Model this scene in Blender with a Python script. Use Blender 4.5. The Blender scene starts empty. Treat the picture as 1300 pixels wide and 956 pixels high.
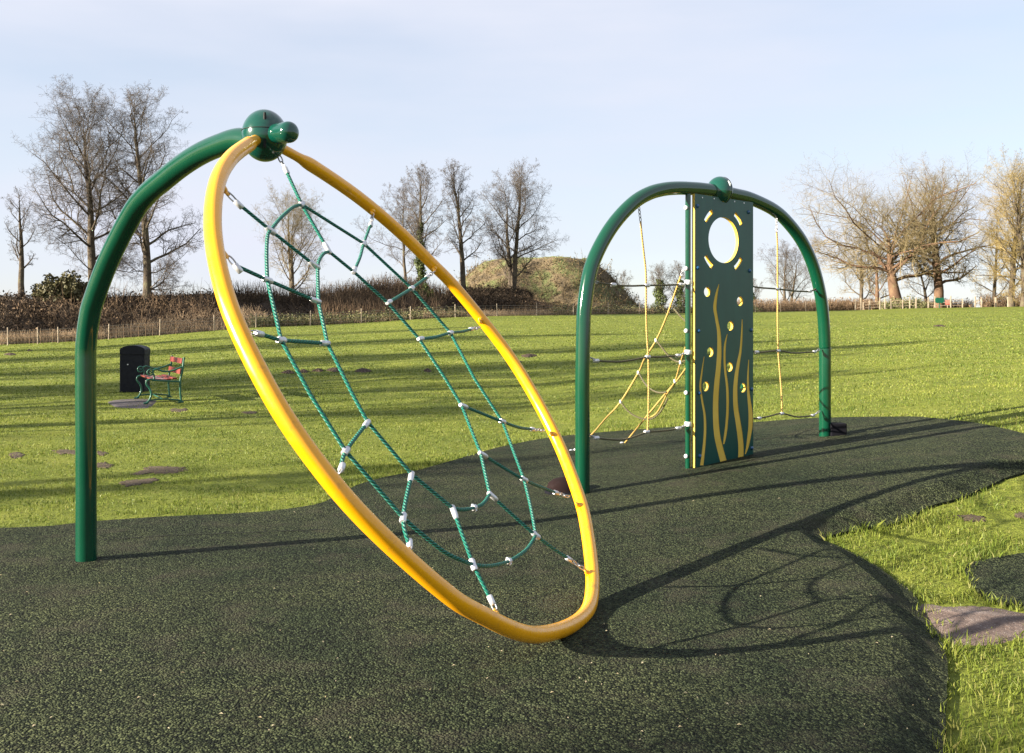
import bpy, math, random
import numpy as np
from mathutils import Vector, Matrix
R = math.radians
scene = bpy.context.scene
COL = scene.collection
CAMH = 1.5
F = 1264.0
HY = 415.0

# ------------------------------------------------------------------ helpers
def ray(px, py):
    return np.array([(px-650)/F, 1.0, (HY-py)/F])
def at(px, py, Y):
    """point seen in direction (px,py) that stands Y metres away"""
    r = ray(px, py); return np.array([r[0]*Y, Y, CAMH + r[2]*Y])
def on_plane(px, py, P, N):
    r = ray(px, py); O = np.array([0, 0, CAMH])
    t = ((np.array(P)-O) @ N) / (r @ N)
    return O + r*t
def tag(o, label=None, cat=None, group=None, kind=None):
    if label: o['label'] = label
    if cat: o['category'] = cat
    if group: o['group'] = group
    if kind: o['kind'] = kind
    return o
def empty(name, loc=(0, 0, 0), rz=0):
    o = bpy.data.objects.new(name, None); COL.objects.link(o)
    o.location = [float(c) for c in loc]; o.rotation_euler = (0, 0, rz); o.empty_display_size = .2
    return o
def smooth(t):
    t = np.clip(t, 0, 1); return t*t*(3-2*t)

class MB:
    """collects geometry in lists; build() links it as one mesh object"""
    def __init__(s): s.v = []; s.f = []; s.m = []; s.uv = []; s.sm = []
    def add(s, vs, fs, mat=0, uvs=None, sm=True):
        b = len(s.v); s.v += [tuple(map(float, p)) for p in vs]
        for i, f in enumerate(fs):
            s.f.append([b+k for k in f]); s.m.append(mat); s.sm.append(sm)
            s.uv.append(uvs[i] if uvs else [(0, 0)]*len(f))
        return s
    def tube(s, pts, rad, n=12, caps=True, mat=0, closed=False):
        P = [Vector(map(float, p)) for p in pts]; m = len(P)
        if not hasattr(rad, '__len__'): rad = [rad]*m
        T = []
        for i in range(m):
            a = P[(i-1) % m] if closed else P[max(i-1, 0)]
            b = P[(i+1) % m] if closed else P[min(i+1, m-1)]
            T.append((b-a).normalized())
        ref = Vector((0, 0, 1)) if abs(T[0].z) < .9 else Vector((1, 0, 0))
        N = (ref - T[0]*ref.dot(T[0])).normalized()
        vs = []; L = 0; Ls = []
        for i in range(m):
            if i:
                N = (N - T[i]*N.dot(T[i])).normalized(); L += (P[i]-P[i-1]).length
            Ls.append(L); B = T[i].cross(N)
            for k in range(n):
                a = 2*math.pi*k/n
                vs.append(P[i] + (N*math.cos(a)+B*math.sin(a))*rad[i])
        fs = []; uv = []
        rng = m if closed else m-1
        for i in range(rng):
            j = (i+1) % m
            for k in range(n):
                k2 = (k+1) % n
                fs.append((i*n+k, i*n+k2, j*n+k2, j*n+k))
                l2 = Ls[j] if j else L+(P[0]-P[-1]).length
                uv.append([(k/n, Ls[i]), ((k+1)/n, Ls[i]), ((k+1)/n, l2), (k/n, l2)])
        s.add(vs, fs, mat, uv)
        if caps and not closed:
            s.add(vs[:n], [tuple(range(n))[::-1]], mat, None, False)
            s.add(vs[-n:], [tuple(range(n))], mat, None, False)
        return s
    def ellipsoid(s, c, ax, nu=28, nv=16, mat=0):
        """ax: three vectors"""
        c = np.array(c, float); ax = [np.array(a, float) for a in ax]
        vs = []; fs = []
        for j in range(nv+1):
            th = math.pi*j/nv
            for i in range(nu):
                ph = 2*math.pi*i/nu
                vs.append(c+ax[0]*math.sin(th)*math.cos(ph)+ax[1]*math.sin(th)*math.sin(ph)+ax[2]*math.cos(th))
        for j in range(nv):
            for i in range(nu):
                i2 = (i+1) % nu
                fs.append((j*nu+i, (j+1)*nu+i, (j+1)*nu+i2, j*nu+i2))
        return s.add(vs, fs, mat)
    def box(s, c, ax, mat=0):
        c = np.array(c, float); ax = [np.array(a, float) for a in ax]
        vs = [c+ax[0]*i+ax[1]*j+ax[2]*k for i in (-1, 1) for j in (-1, 1) for k in (-1, 1)]
        fs = [(0, 1, 3, 2), (4, 6, 7, 5), (0, 4, 5, 1), (2, 3, 7, 6), (0, 2, 6, 4), (1, 5, 7, 3)]
        return s.add(vs, fs, mat, None, False)
    def prism(s, outline, o, ex, ey, ez, t0, t1, mat=0):
        """extrude a closed 2-D outline (in ex,ey) from t0 to t1 along ez"""
        o = np.array(o, float); n = len(outline)
        A = [o+np.array(ex)*x+np.array(ey)*y for x, y in outline]
        vs = [a+np.array(ez)*t0 for a in A]+[a+np.array(ez)*t1 for a in A]
        fs = [tuple(range(n))[::-1], tuple(range(n, 2*n))]+[(i, (i+1) % n, n+(i+1) % n, n+i) for i in range(n)]
        return s.add(vs, fs, mat, None, False)
    def build(s, name, mats, parent=None, bevel=0):
        me = bpy.data.meshes.new(name)
        me.from_pydata(s.v, [], s.f)
        if not isinstance(mats, (list, tuple)): mats = [mats]
        for m in mats: me.materials.append(m)
        me.polygons.foreach_set('material_index', s.m)
        me.polygons.foreach_set('use_smooth', s.sm)
        uvl = me.uv_layers.new(name='UVMap')
        uvl.data.foreach_set('uv', [c for f in s.uv for p in f for c in p])
        me.validate(); me.update()
        o = bpy.data.objects.new(name, me); COL.objects.link(o)
        if parent is not None:
            o.parent = parent
            o.matrix_parent_inverse = parent_world(parent).inverted()
        if bevel:
            b = o.modifiers.new('b', 'BEVEL'); b.width = bevel; b.segments = 3; b.limit_method = 'ANGLE'
        return o
def parent_world(p):
    M = Matrix.LocRotScale(p.location, p.rotation_euler, p.scale)
    if p.parent is not None: M = parent_world(p.parent) @ p.matrix_parent_inverse @ M
    return M

def np_mesh(name, V, Fq, mat, parent=None, sm=False, nper=4):
    """fast mesh from arrays: V (n,3), Fq (m,nper)"""
    me = bpy.data.meshes.new(name)
    n, m = len(V), len(Fq)
    me.vertices.add(n); me.vertices.foreach_set('co', np.asarray(V, np.float32).ravel())
    me.loops.add(m*nper); me.loops.foreach_set('vertex_index', np.asarray(Fq, np.int32).ravel())
    me.polygons.add(m); me.polygons.foreach_set('loop_start', np.arange(m, dtype=np.int32)*nper)
    try: me.polygons.foreach_set('loop_total', np.full(m, nper, np.int32))
    except Exception: pass
    me.polygons.foreach_set('use_smooth', np.full(m, sm, bool))
    me.materials.append(mat); me.update(calc_edges=True); me.validate()
    o = bpy.data.objects.new(name, me); COL.objects.link(o)
    if parent is not None:
        o.parent = parent; o.matrix_parent_inverse = parent_world(parent).inverted()
    return o

def prisms(P0, P1, R0, R1, n=3):
    """separate tapered prisms for arrays of segments"""
    P0 = np.asarray(P0, float); P1 = np.asarray(P1, float); R0 = np.asarray(R0); R1 = np.asarray(R1)
    T = P1-P0; L = np.linalg.norm(T, axis=1, keepdims=True)+1e-9; T = T/L
    ref = np.where(np.abs(T[:, 2:3]) < .9, np.array([[0, 0, 1.]]), np.array([[1., 0, 0]]))
    A = np.cross(T, ref); A /= np.linalg.norm(A, axis=1, keepdims=True); B = np.cross(T, A)
    m = len(P0); V = np.zeros((m, 2*n, 3))
    for k in range(n):
        a = 2*math.pi*k/n
        d = A*math.cos(a)+B*math.sin(a)
        V[:, k] = P0+d*R0[:, None]; V[:, n+k] = P1+d*R1[:, None]
    Fq = np.zeros((m, n, 4), np.int64); base = (np.arange(m)*2*n)
    for k in range(n):
        k2 = (k+1) % n
        Fq[:, k] = np.stack([base+k, base+k2, base+n+k2, base+n+k], 1)
    return V.reshape(-1, 3), Fq.reshape(-1, 4)

def catmull(pts, per=8, closed=False):
    P = [np.array(p, float) for p in pts]; n = len(P); out = []
    rng = n if closed else n-1
    for i in range(rng):
        if closed: a, b, c, d = P[(i-1) % n], P[i], P[(i+1) % n], P[(i+2) % n]
        else: a, b, c, d = P[max(i-1, 0)], P[i], P[i+1], P[min(i+2, n-1)]
        for k in range(per):
            t = k/per
            out.append(.5*((2*b)+(c-a)*t+(2*a-5*b+4*c-d)*t*t+(3*b-a-3*c+d)*t**3))
    if not closed: out.append(P[-1])
    return out

# ------------------------------------------------------------------ value noise (vectorised)
_rs = np.random.RandomState(7); _T = _rs.rand(256, 256)
def vnoise(x, y):
    x = np.asarray(x, float); y = np.asarray(y, float)
    xi = np.floor(x).astype(int); yi = np.floor(y).astype(int)
    fx = x-xi; fy = y-yi; fx = fx*fx*(3-2*fx); fy = fy*fy*(3-2*fy)
    g = lambda a, b: _T[a % 256, b % 256]
    return (g(xi, yi)*(1-fx)*(1-fy)+g(xi+1, yi)*fx*(1-fy)+g(xi, yi+1)*(1-fx)*fy+g(xi+1, yi+1)*fx*fy)*2-1
def fbm(x, y, o=4):
    s = 0; a = 1
    for i in range(o): s = s+a*vnoise(x*2**i+17*i, y*2**i+31*i); a *= .5
    return s/1.9

# ------------------------------------------------------------------ terrain
PXT = [-400, 0, 140, 272, 400, 520, 640, 770, 960, 1080, 1300, 1700]
DFT = [70, 70, 75, 80, 86, 92, 98, 108, 125, 132, 126, 120]
PYX = [-400, -100, 0, 100, 200, 272, 325, 400, 460, 520, 580, 640, 770, 850, 960, 1080, 1150, 1300, 1700]
PYY = [446, 443, 439, 434, 426, 420, 415.5, 413, 410, 406, 402.5, 401, 399, 398, 396, 394, 391.5, 389, 387]
def Df(px): return np.interp(px, PXT, DFT)
def Zf(px): return CAMH+(HY-np.interp(px, PYX, PYY))/F*Df(px)
RUBREF = []
DROP = .075
def edge_drop(x, y):
    """the rubber pad falls away at its right-hand edge, the turf beside it lies lower"""
    x = np.asarray(x, float); y = np.asarray(y, float); out = np.zeros(x.shape)
    if not RUBREF: return out
    m = (x > .7) & (x < 12) & (y > -3) & (y < 11.5)
    if not m.any(): return out
    X, Y = x[m], y[m]
    sd = polydist(X, Y, RUBREF)*np.where(inpoly(X, Y, RUBREF), 1, -1)
    w = smooth(1-np.maximum(sd, 0)/.24)*smooth((X-.8)/.7)*smooth((11.0-Y)/2.5)*smooth((12-X)/3)
    out[m] = DROP*w
    return out
def terrain(x, y):
    return terrain_base(x, y)-edge_drop(x, y)
def terrain_base(x, y):
    x = np.asarray(x, float); y = np.asarray(y, float)
    d = np.maximum(y, 14.0)
    xe = np.where(y < 14, x, x/d*14)
    xe = np.clip(xe, -8, 8)
    near = .09*np.maximum(0, np.sqrt((xe-.1)**2+.02)*.5+(xe-.1)*.5)*smooth((y-4.8)/4.5)
    px = 650+F*np.clip(x/d, -.8, .8)
    D = Df(px); t = np.clip((d-14)/(D-14), 0, 1)
    z = near*(1-t)+Zf(px)*t**1.15
    und = smooth((y-13.5)/5)*(1-.6*smooth((y-60)/40))
    z = z+und*(.035*fbm(x*.35, y*.35, 3))
    return z
def tz(x, y): return float(terrain(x, y))
def ground(px, py, drop=0.0):
    """where the line of sight (px,py) meets the terrain"""
    r = ray(px, py); prev = .5; d = 1.0
    f = lambda d: CAMH+r[2]*d-tz(r[0]*d, d)+drop
    while f(d) > 0 and d < 140: prev = d; d *= 1.04
    a, b = prev, d
    for _ in range(30):
        m = (a+b)/2
        if f(m) > 0: a = m
        else: b = m
    return np.array([r[0]*a, a, tz(r[0]*a, a)])
def inpoly(x, y, poly):
    x = np.asarray(x); y = np.asarray(y); c = np.zeros(x.shape, bool); n = len(poly)
    for i in range(n):
        x1, y1 = poly[i]; x2, y2 = poly[(i+1) % n]
        if y1 == y2: continue
        c ^= ((y1 > y) != (y2 > y)) & (x < (x2-x1)*(y-y1)/(y2-y1)+x1)
    return c
def polydist(x, y, poly):
    D = np.full(np.shape(x), 1e9); n = len(poly)
    for i in range(n):
        a = np.array(poly[i]); b = np.array(poly[(i+1) % n]); ab = b-a
        t = np.clip(((x-a[0])*ab[0]+(y-a[1])*ab[1])/(ab@ab+1e-12), 0, 1)
        D = np.minimum(D, np.hypot(x-a[0]-t*ab[0], y-a[1]-t*ab[1]))
    return D

# ------------------------------------------------------------------ materials
class NT:
    def __init__(s, name):
        s.mat = bpy.data.materials.new(name); s.mat.use_nodes = True
        s.t = s.mat.node_tree; s.n = s.t.nodes; s.l = s.t.links
        s.b = s.n['Principled BSDF']; s.out = s.n['Material Output']
    def node(s, typ, **kw):
        n = s.n.new(typ)
        for k, v in kw.items():
            if hasattr(n, k): setattr(n, k, v)
            else: n.inputs[k].default_value = v
        return n
    def link(s, a, b): s.l.new(a, b)
    def ramp(s, src, stops, interp='LINEAR'):
        r = s.n.new('ShaderNodeValToRGB'); r.color_ramp.interpolation = interp
        e = r.color_ramp.elements
        while len(e) < len(stops): e.new(.5)
        for i, (p, c) in enumerate(stops):
            e[i].position = p; e[i].color = (*c, 1) if len(c) == 3 else c
        s.link(src, r.inputs[0]); return r.outputs['Color']
    def mix(s, fac, a, b, blend='MIX'):
        m = s.n.new('ShaderNodeMix'); m.data_type = 'RGBA'; m.blend_type = blend
        for inp, v in ((m.inputs[0], fac), (m.inputs[6], a), (m.inputs[7], b)):
            if hasattr(v, 'is_output') or isinstance(v, bpy.types.NodeSocket): s.link(v, inp)
            else: inp.default_value = v if not isinstance(v, tuple) else ((*v, 1) if len(v) == 3 else v)
        return m.outputs[2]
    def noise(s, scale, detail=4, rough=.5, vec=None, out='Fac'):
        n = s.node('ShaderNodeTexNoise'); n.inputs['Scale'].default_value = scale
        n.inputs['Detail'].default_value = detail; n.inputs['Roughness'].default_value = rough
        if vec is None: vec = s.pos()
        s.link(vec, n.inputs['Vector']); return n.outputs[out]
    def pos(s):
        if not hasattr(s, '_g'): s._g = s.n.new('ShaderNodeNewGeometry')
        return s._g.outputs['Position']
    def island(s):
        s.pos(); return s._g.outputs['Random Per Island']
    def scaled(s, v):
        m = s.n.new('ShaderNodeMapping'); m.inputs['Scale'].default_value = v
        s.link(s.pos(), m.inputs['Vector']); return m.outputs[0]
    def bump(s, h, strength=.3, dist=.01):
        b = s.n.new('ShaderNodeBump'); b.inputs['Strength'].default_value = strength
        b.inputs['Distance'].default_value = dist
        s.link(h, b.inputs['Height']); s.link(b.outputs[0], s.b.inputs['Normal'])
    def set(s, **kw):
        for k, v in kw.items():
            k = k.replace('_', ' ')
            if isinstance(v, bpy.types.NodeSocket): s.link(v, s.b.inputs[k])
            else: s.b.inputs[k].default_value = (*v, 1) if isinstance(v, tuple) and len(v) == 3 else v
        return s.mat

def paint(name, col, rough=.22, coat=.6, vary=.12, scratch=0.0, dirt=None):
    t = NT(name)
    n = t.noise(3.0, 5, .6)
    c2 = tuple(min(1, c*(1-vary)) for c in col); c1 = tuple(min(1, c*(1+vary*.5)) for c in col)
    c = t.ramp(n, [(.3, c2), (.7, c1)])
    if scratch:
        s = t.noise(1.0, 6, .7, t.scaled((60, 60, 9)))
        c = t.mix(t.ramp(s, [(.76, (0, 0, 0)), (.80, (.7, .7, .7))]), c, tuple(min(1, x+scratch) for x in col))
    if dirt:
        s = t.noise(7.0, 8, .75)
        c = t.mix(t.ramp(s, [(.57, (0, 0, 0)), (.70, (.75, .75, .75))]), c, dirt)
    r = t.ramp(t.noise(14, 5, .6), [(.3, (rough*.8,)*3), (.75, (rough*1.7,)*3)])
    t.bump(t.noise(45, 2, .5), .05, .002)
    return t.set(Base_Color=c, Roughness=r, Coat_Weight=coat, Coat_Roughness=.12)

M = {}
M['green'] = paint('green_powder_coat', (.0015, .046, .023), .10, .45, .1, .10)
M['yellow'] = paint('yellow_powder_coat', (.80, .36, .002), .25, .3, .06, 0, (.40, .18, .02))
M['hub'] = paint('green_plastic_hub', (.002, .048, .032), .11, .5, .1)
M['black'] = paint('dark_plastic', (.006, .007, .012), .5, 0, .2)
M['black'].node_tree.nodes['Principled BSDF'].inputs['Specular IOR Level'].default_value = .25
M['dark'] = paint('dark_gap', (.004, .006, .006), .7, 0, .1)
M['pod'] = paint('brown_rubber', (.012, .006, .006), .85, 0, .3)
M['box'] = paint('black_rubber', (.005, .005, .008), .85, 0, .3)
M['bench_green'] = paint('green_cast_iron', (.006, .085, .05), .38, .2, .2)
M['blue'] = paint('blue_cap', (.008, .07, .17), .25, .4, .1)
M['white_cap'] = paint('pale_cap', (.55, .58, .58), .35, .2, .1)

for _k in ('pod', 'box'): M[_k].node_tree.nodes['Principled BSDF'].inputs['Specular IOR Level'].default_value = .15
def metal(name, col, rough):
    t = NT(name); n = t.noise(60, 4)
    t.bump(n, .15, .001)
    return t.set(Base_Color=t.ramp(n, [(.3, tuple(c*.7 for c in col)), (.7, col)]), Metallic=.55, Roughness=rough)
M['alu'] = metal('cast_aluminium', (.72, .72, .74), .42)
M['chain'] = metal('galvanised_steel', (.45, .45, .47), .35)

def rope_mat(name, c1, c2, turns=28):
    t = NT(name)
    uv = t.n.new('ShaderNodeTexCoord').outputs['UV']
    sep = t.n.new('ShaderNodeSeparateXYZ'); t.link(uv, sep.inputs[0])
    mul = t.node('ShaderNodeMath', operation='MULTIPLY'); mul.inputs[1].default_value = turns
    t.link(sep.outputs[1], mul.inputs[0])
    six = t.node('ShaderNodeMath', operation='MULTIPLY'); six.inputs[1].default_value = 3
    t.link(sep.outputs[0], six.inputs[0])
    add = t.node('ShaderNodeMath', operation='ADD'); t.link(mul.outputs[0], add.inputs[0]); t.link(six.outputs[0], add.inputs[1])
    pp = t.node('ShaderNodeMath', operation='PINGPONG'); pp.inputs[1].default_value = .5
    t.link(add.outputs[0], pp.inputs[0])
    two = t.node('ShaderNodeMath', operation='MULTIPLY'); two.inputs[1].default_value = 2
    t.link(pp.outputs[0], two.inputs[0])
    h = two.outputs[0]
    c = t.ramp(h, [(.0, tuple(x*.45 for x in c1)), (.35, c1), (1, c2)])
    t.bump(h, 1.0, .006)
    return t.set(Base_Color=c, Roughness=.55)
M['rope_green'] = rope_mat('green_rope', (.003, .12, .082), (.008, .20, .145), 46)
M['rope_yellow'] = rope_mat('yellow_rope', (.48, .31, .08), (.66, .44, .14), 40)
M['rope_dark'] = rope_mat('olive_rope', (.085, .075, .035), (.14, .12, .055), 40)

def simple(name, stops, scale=4, rough=.8, bump=(30, .4, .01), island=None, detail=6, trans=None):
    t = NT(name)
    c = t.ramp(t.noise(scale, detail, .6), stops)
    if island: c = t.mix(.65, c, t.ramp(t.island(), island))
    if bump: t.bump(t.noise(bump[0], 5, .6), bump[1], bump[2])
    m = t.set(Base_Color=c, Roughness=rough)
    t.b.inputs['Specular IOR Level'].default_value = .25
    if trans:
        tr = t.n.new('ShaderNodeBsdfTranslucent'); mx = t.n.new('ShaderNodeMixShader')
        mx.inputs[0].default_value = trans; t.link(c, tr.inputs[0])
        t.link(t.b.outputs[0], mx.inputs[1]); t.link(tr.outputs[0], mx.inputs[2]); t.link(mx.outputs[0], t.out.inputs[0])
    return m
M['bark'] = simple('grey_brown_bark', [(.3, (.04, .03, .022)), (.55, (.10, .078, .055)), (.75, (.13, .125, .07))], 1.6, .9, (9, 1, .1))
M['twig'] = simple('grey_brown_twigs', [(.3, (.062, .051, .043)), (.7, (.125, .10, .08))], .6, .9, None)
M['bark_oak'] = simple('red_brown_bark', [(.3, (.07, .042, .028)), (.6, (.15, .09, .055)), (.8, (.19, .16, .085))], 1.0, .9, (7, .9, .08))
M['twig_ochre'] = simple('ochre_twigs', [(.3, (.11, .085, .045)), (.7, (.21, .165, .085))], .5, .9, None)
M['twig_gold'] = simple('golden_twigs', [(.3, (.15, .11, .04)), (.7, (.29, .22, .09))], .5, .9, None)
M['ivy'] = simple('ivy_leaves', [(.3, (.035, .055, .015)), (.7, (.10, .12, .035))], 2, .55, None, [(0, (.03, .05, .015)), (1, (.12, .14, .04))])
M['evergreen'] = simple('dull_evergreen_leaves', [(.3, (.055, .055, .025)), (.7, (.11, .10, .045))], 1.5, .6, None, [(0, (.05, .05, .02)), (1, (.13, .11, .05))])
M['scrub_dark'] = simple('dark_scrub_twigs', [(.3, (.022, .017, .013)), (.7, (.065, .046, .03))], .25, .9, None, [(0, (.018, .015, .011)), (1, (.10, .068, .042))])
M['scrub_red'] = simple('russet_scrub_twigs', [(.3, (.085, .055, .038)), (.7, (.21, .14, .085))], .3, .9, None, [(0, (.05, .034, .022)), (1, (.25, .17, .10))])
M['scrub_ochre'] = simple('ochre_bracken', [(.3, (.07, .05, .025)), (.7, (.17, .125, .062))], .25, .9, None, [(0, (.04, .03, .016)), (.55, (.10, .078, .035)), (1, (.24, .17, .09))])
M['dry_grass'] = simple('dry_pink_grass', [(.3, (.24, .16, .10)), (.7, (.46, .33, .21))], .35, .9, None, [(0, (.2, .14, .09)), (1, (.5, .38, .24))])
M['bramble'] = simple('bramble_leaves', [(.3, (.05, .06, .025)), (.7, (.17, .15, .07))], .5, .8, None, [(0, (.03, .045, .015)), (.6, (.12, .13, .05)), (1, (.30, .24, .13))])
M['soil_dark'] = simple('dark_bank_soil', [(.3, (.03, .022, .015)), (.7, (.085, .06, .038))], .5, .95, (2, .8, .2))
M['timber'] = simple('pale_fence_timber', [(.3, (.22, .17, .12)), (.7, (.38, .32, .24))], 2, .85, None)
M['rail'] = simple('weathered_rail', [(.3, (.12, .09, .065)), (.7, (.26, .21, .155))], 2, .85, None)
M['wire'] = simple('fence_wire', [(.3, (.16, .14, .12)), (.7, (.22, .2, .17))], 2, .6, None)
M['slat'] = simple('red_painted_slat', [(.3, (.11, .013, .010)), (.7, (.20, .045, .03))], 6, .5, (60, .2, .002))
M['slat_worn'] = simple('worn_pink_slat', [(.3, (.14, .05, .045)), (.7, (.30, .20, .185))], 9, .6, (60, .2, .002))
M['sign_green'] = simple('green_sign_paint', [(.3, (.003, .06, .035)), (.7, (.006, .09, .05))], 3, .5, None)
M['sign_red'] = simple('red_sign_paint', [(.3, (.5, .12, .09)), (.7, (.62, .2, .16))], 3, .6, None)
M['slab'] = simple('grey_paving', [(.3, (.055, .048, .05)), (.7, (.11, .095, .095))], 6, .9, (40, .5, .01))
M['leaf'] = simple('fallen_leaf', [(.3, (.30, .24, .12)), (.7, (.55, .48, .33))], 9, .8, None)

def earth_mat():
    t = NT('bare_earth')
    a = t.noise(3.5, 8, .65); b = t.noise(40, 6, .7)
    c = t.ramp(a, [(.3, (.085, .055, .042)), (.5, (.15, .105, .085)), (.72, (.25, .20, .175))])
    c = t.mix(.6, c, t.ramp(b, [(.35, (.35, .3, .3)), (.6, (1, 1, 1))]), 'MULTIPLY')
    v = t.node('ShaderNodeTexVoronoi'); v.inputs['Scale'].default_value = 55; t.link(t.pos(), v.inputs['Vector'])
    c = t.mix(t.ramp(v.outputs['Distance'], [(.10, (1, 1, 1)), (.16, (0, 0, 0))]), c, (.42, .38, .34))
    t.bump(t.mix(.5, a, b), .8, .03)
    return t.set(Base_Color=c, Roughness=.92)
M['earth'] = earth_mat()
M['mud'] = simple('brown_mud', [(.3, (.045, .032, .02)), (.6, (.095, .07, .046)), (.75, (.15, .12, .085))], 7, .95, (40, .8, .03))
M['molehill'] = simple('dark_fresh_soil', [(.3, (.030, .02, .013)), (.7, (.09, .06, .04))], 12, .95, (60, .8, .03))

def grass_ground():
    t = NT('meadow_grass')
    big = t.noise(.16, 5, .6); mid = t.noise(1.3, 6, .65)
    fine = t.noise(1.0, 5, .75, t.scaled((9, 22, 9)))
    c = t.ramp(mid, [(.25, (.07, .10, .018)), (.5, (.165, .19, .030)), (.75, (.28, .28, .06))])
    c = t.mix(.5, c, t.ramp(big, [(.3, (.095, .13, .022)), (.7, (.235, .26, .042))]))
    c = t.mix(.55, c, t.ramp(fine, [(.3, (.25, .3, .22)), (.65, (1.15, 1.12, 1.0))]), 'MULTIPLY')
    straw = t.noise(3.2, 7, .7)
    c = t.mix(t.ramp(straw, [(.60, (0, 0, 0)), (.72, (.55, .55, .55))]), c, (.24, .18, .09))
    # tussocks: longer across the slope than deep
    b1 = t.noise(1.0, 6, .7, t.scaled((3.5, 5, 4)))
    bb = t.mix(.5, b1, t.noise(12, 6, .7))
    t.bump(bb, 1.0, .10)
    m = t.set(Base_Color=c, Roughness=.85); t.b.inputs['Specular IOR Level'].default_value = .12
    return m
M['meadow'] = grass_ground()

def blade_mat():
    t = NT('grass_blades')
    c = t.ramp(t.island(), [(0, (.028, .055, .010)), (.30, (.09, .14, .02)), (.6, (.19, .235, .034)), (.86, (.30, .31, .065)), (1, (.42, .33, .16))])
    c = t.mix(.5, c, t.ramp(t.noise(.9, 6, .65), [(.3, (.055, .09, .016)), (.5, (.16, .19, .03)), (.7, (.29, .29, .055))]))
    c = t.mix(.7, c, t.ramp(t.noise(.22, 5, .6), [(.3, (.58, .72, .62)), (.7, (1.02, 1.03, .95))]), 'MULTIPLY')
    m = t.set(Base_Color=c, Roughness=.5); t.b.inputs['Specular IOR Level'].default_value = .25
    tr = t.n.new('ShaderNodeBsdfTranslucent'); mx = t.n.new('ShaderNodeMixShader')
    mx.inputs[0].default_value = .35; t.link(c, tr.inputs[0])
    t.link(t.b.outputs[0], mx.inputs[1]); t.link(tr.outputs[0], mx.inputs[2]); t.link(mx.outputs[0], t.out.inputs[0])
    return m
M['blade'] = blade_mat()

def rubber_mat():
    t = NT('green_rubber_crumb')
    v = t.node('ShaderNodeTexVoronoi'); v.inputs['Scale'].default_value = 108; t.link(t.pos(), v.inputs['Vector'])
    sep = t.n.new('ShaderNodeSeparateColor'); t.link(v.outputs['Color'], sep.inputs[0])
    v2 = t.node('ShaderNodeTexVoronoi'); v2.inputs['Scale'].default_value = 60; t.link(t.pos(), v2.inputs['Vector'])
    sep2 = t.n.new('ShaderNodeSeparateColor'); t.link(v2.outputs['Color'], sep2.inputs[0])
    c = t.ramp(sep.outputs[0], [(0, (.004, .007, .006)), (.30, (.014, .020, .013)), (.5, (.042, .053, .031)), (.74, (.13, .155, .09)), (1, (.40, .43, .27))])
    c = t.mix(.4, c, t.ramp(sep2.outputs[1], [(0, (.006, .010, .008)), (.5, (.030, .040, .024)), (1, (.22, .23, .14))]))
    big = t.noise(.7, 6, .6)
    c = t.mix(1, c, t.ramp(big, [(.3, (.15, .205, .16)), (.7, (.45, .46, .34))]), 'MULTIPLY')
    wear = t.noise(2.6, 7, .7)
    c = t.mix(t.ramp(wear, [(.50, (0, 0, 0)), (.68, (.55, .55, .55))]), c, (.060, .054, .036))
    moss = t.noise(1.1, 7, .65)
    c = t.mix(t.ramp(moss, [(.52, (0, 0, 0)), (.75, (.45, .45, .45))]), c, (.034, .050, .022))
    hi = t.node('ShaderNodeMath', operation='ADD'); t.link(v.outputs['Distance'], hi.inputs[0]); t.link(v2.outputs['Distance'], hi.inputs[1])
    inv = t.node('ShaderNodeMath', operation='MULTIPLY'); inv.inputs[1].default_value = -1; t.link(hi.outputs[0], inv.inputs[0])
    t.bump(inv.outputs[0], 1.0, .014)
    m = t.set(Base_Color=c, Roughness=.85); t.b.inputs['Specular IOR Level'].default_value = .12
    return m
M['rubber'] = rubber_mat()

def panel_face():
    t = NT('dark_green_board')
    n = t.noise(2.0, 5, .6, t.scaled((4, 4, 1)))
    c = t.ramp(n, [(.3, (.005, .052, .040)), (.7, (.009, .072, .055))])
    t.bump(t.noise(300, 2), .2, .001)
    return t.set(Base_Color=c, Roughness=.33)
M['board'] = panel_face()
M['board_core'] = simple('yellow_board_core', [(.3, (.60, .40, .05)), (.7, (.72, .50, .09))], 3, .5, (200, .1, .001))

# ------------------------------------------------------------------ world, sun, camera
SUN_EL = 17.0
SUN_AZ = 22.7          # light travels towards (cos, sin) of this, seen from above
tosun = Vector((-math.cos(R(SUN_AZ))*math.cos(R(SUN_EL)), -math.sin(R(SUN_AZ))*math.cos(R(SUN_EL)), math.sin(R(SUN_EL))))
world = bpy.data.worlds.new('World'); scene.world = world; world.use_nodes = True
wn, wl = world.node_tree.nodes, world.node_tree.links
bg = wn['Background']; bg.inputs['Strength'].default_value = .058
sky = wn.new('ShaderNodeTexSky'); sky.sky_type = 'NISHITA'; sky.sun_disc = False
sky.sun_elevation = R(SUN_EL); sky.sun_rotation = math.atan2(tosun.x, tosun.y)
sky.altitude = 50; sky.air_density = 1.0; sky.dust_density = .6; sky.ozone_density = 1.5
tc = wn.new('ShaderNodeTexCoord'); mp = wn.new('ShaderNodeMapping'); mp.inputs['Scale'].default_value = (1.2, 1.2, 5.5)
mp.inputs['Rotation'].default_value = (0, R(8), 0)
wl.new(tc.outputs['Generated'], mp.inputs['Vector'])
cn = wn.new('ShaderNodeTexNoise'); cn.inputs['Scale'].default_value = 1.6; cn.inputs['Detail'].default_value = 5; cn.inputs['Roughness'].default_value = .5
wl.new(mp.outputs[0], cn.inputs['Vector'])
cr = wn.new('ShaderNodeValToRGB'); cr.color_ramp.elements[0].position = .36; cr.color_ramp.elements[0].color = (.60,)*3+(1,)
cr.color_ramp.elements[1].position = .70; cr.color_ramp.elements[1].color = (1,)*3+(1,)
wl.new(cn.outputs['Fac'], cr.inputs[0])
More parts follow.
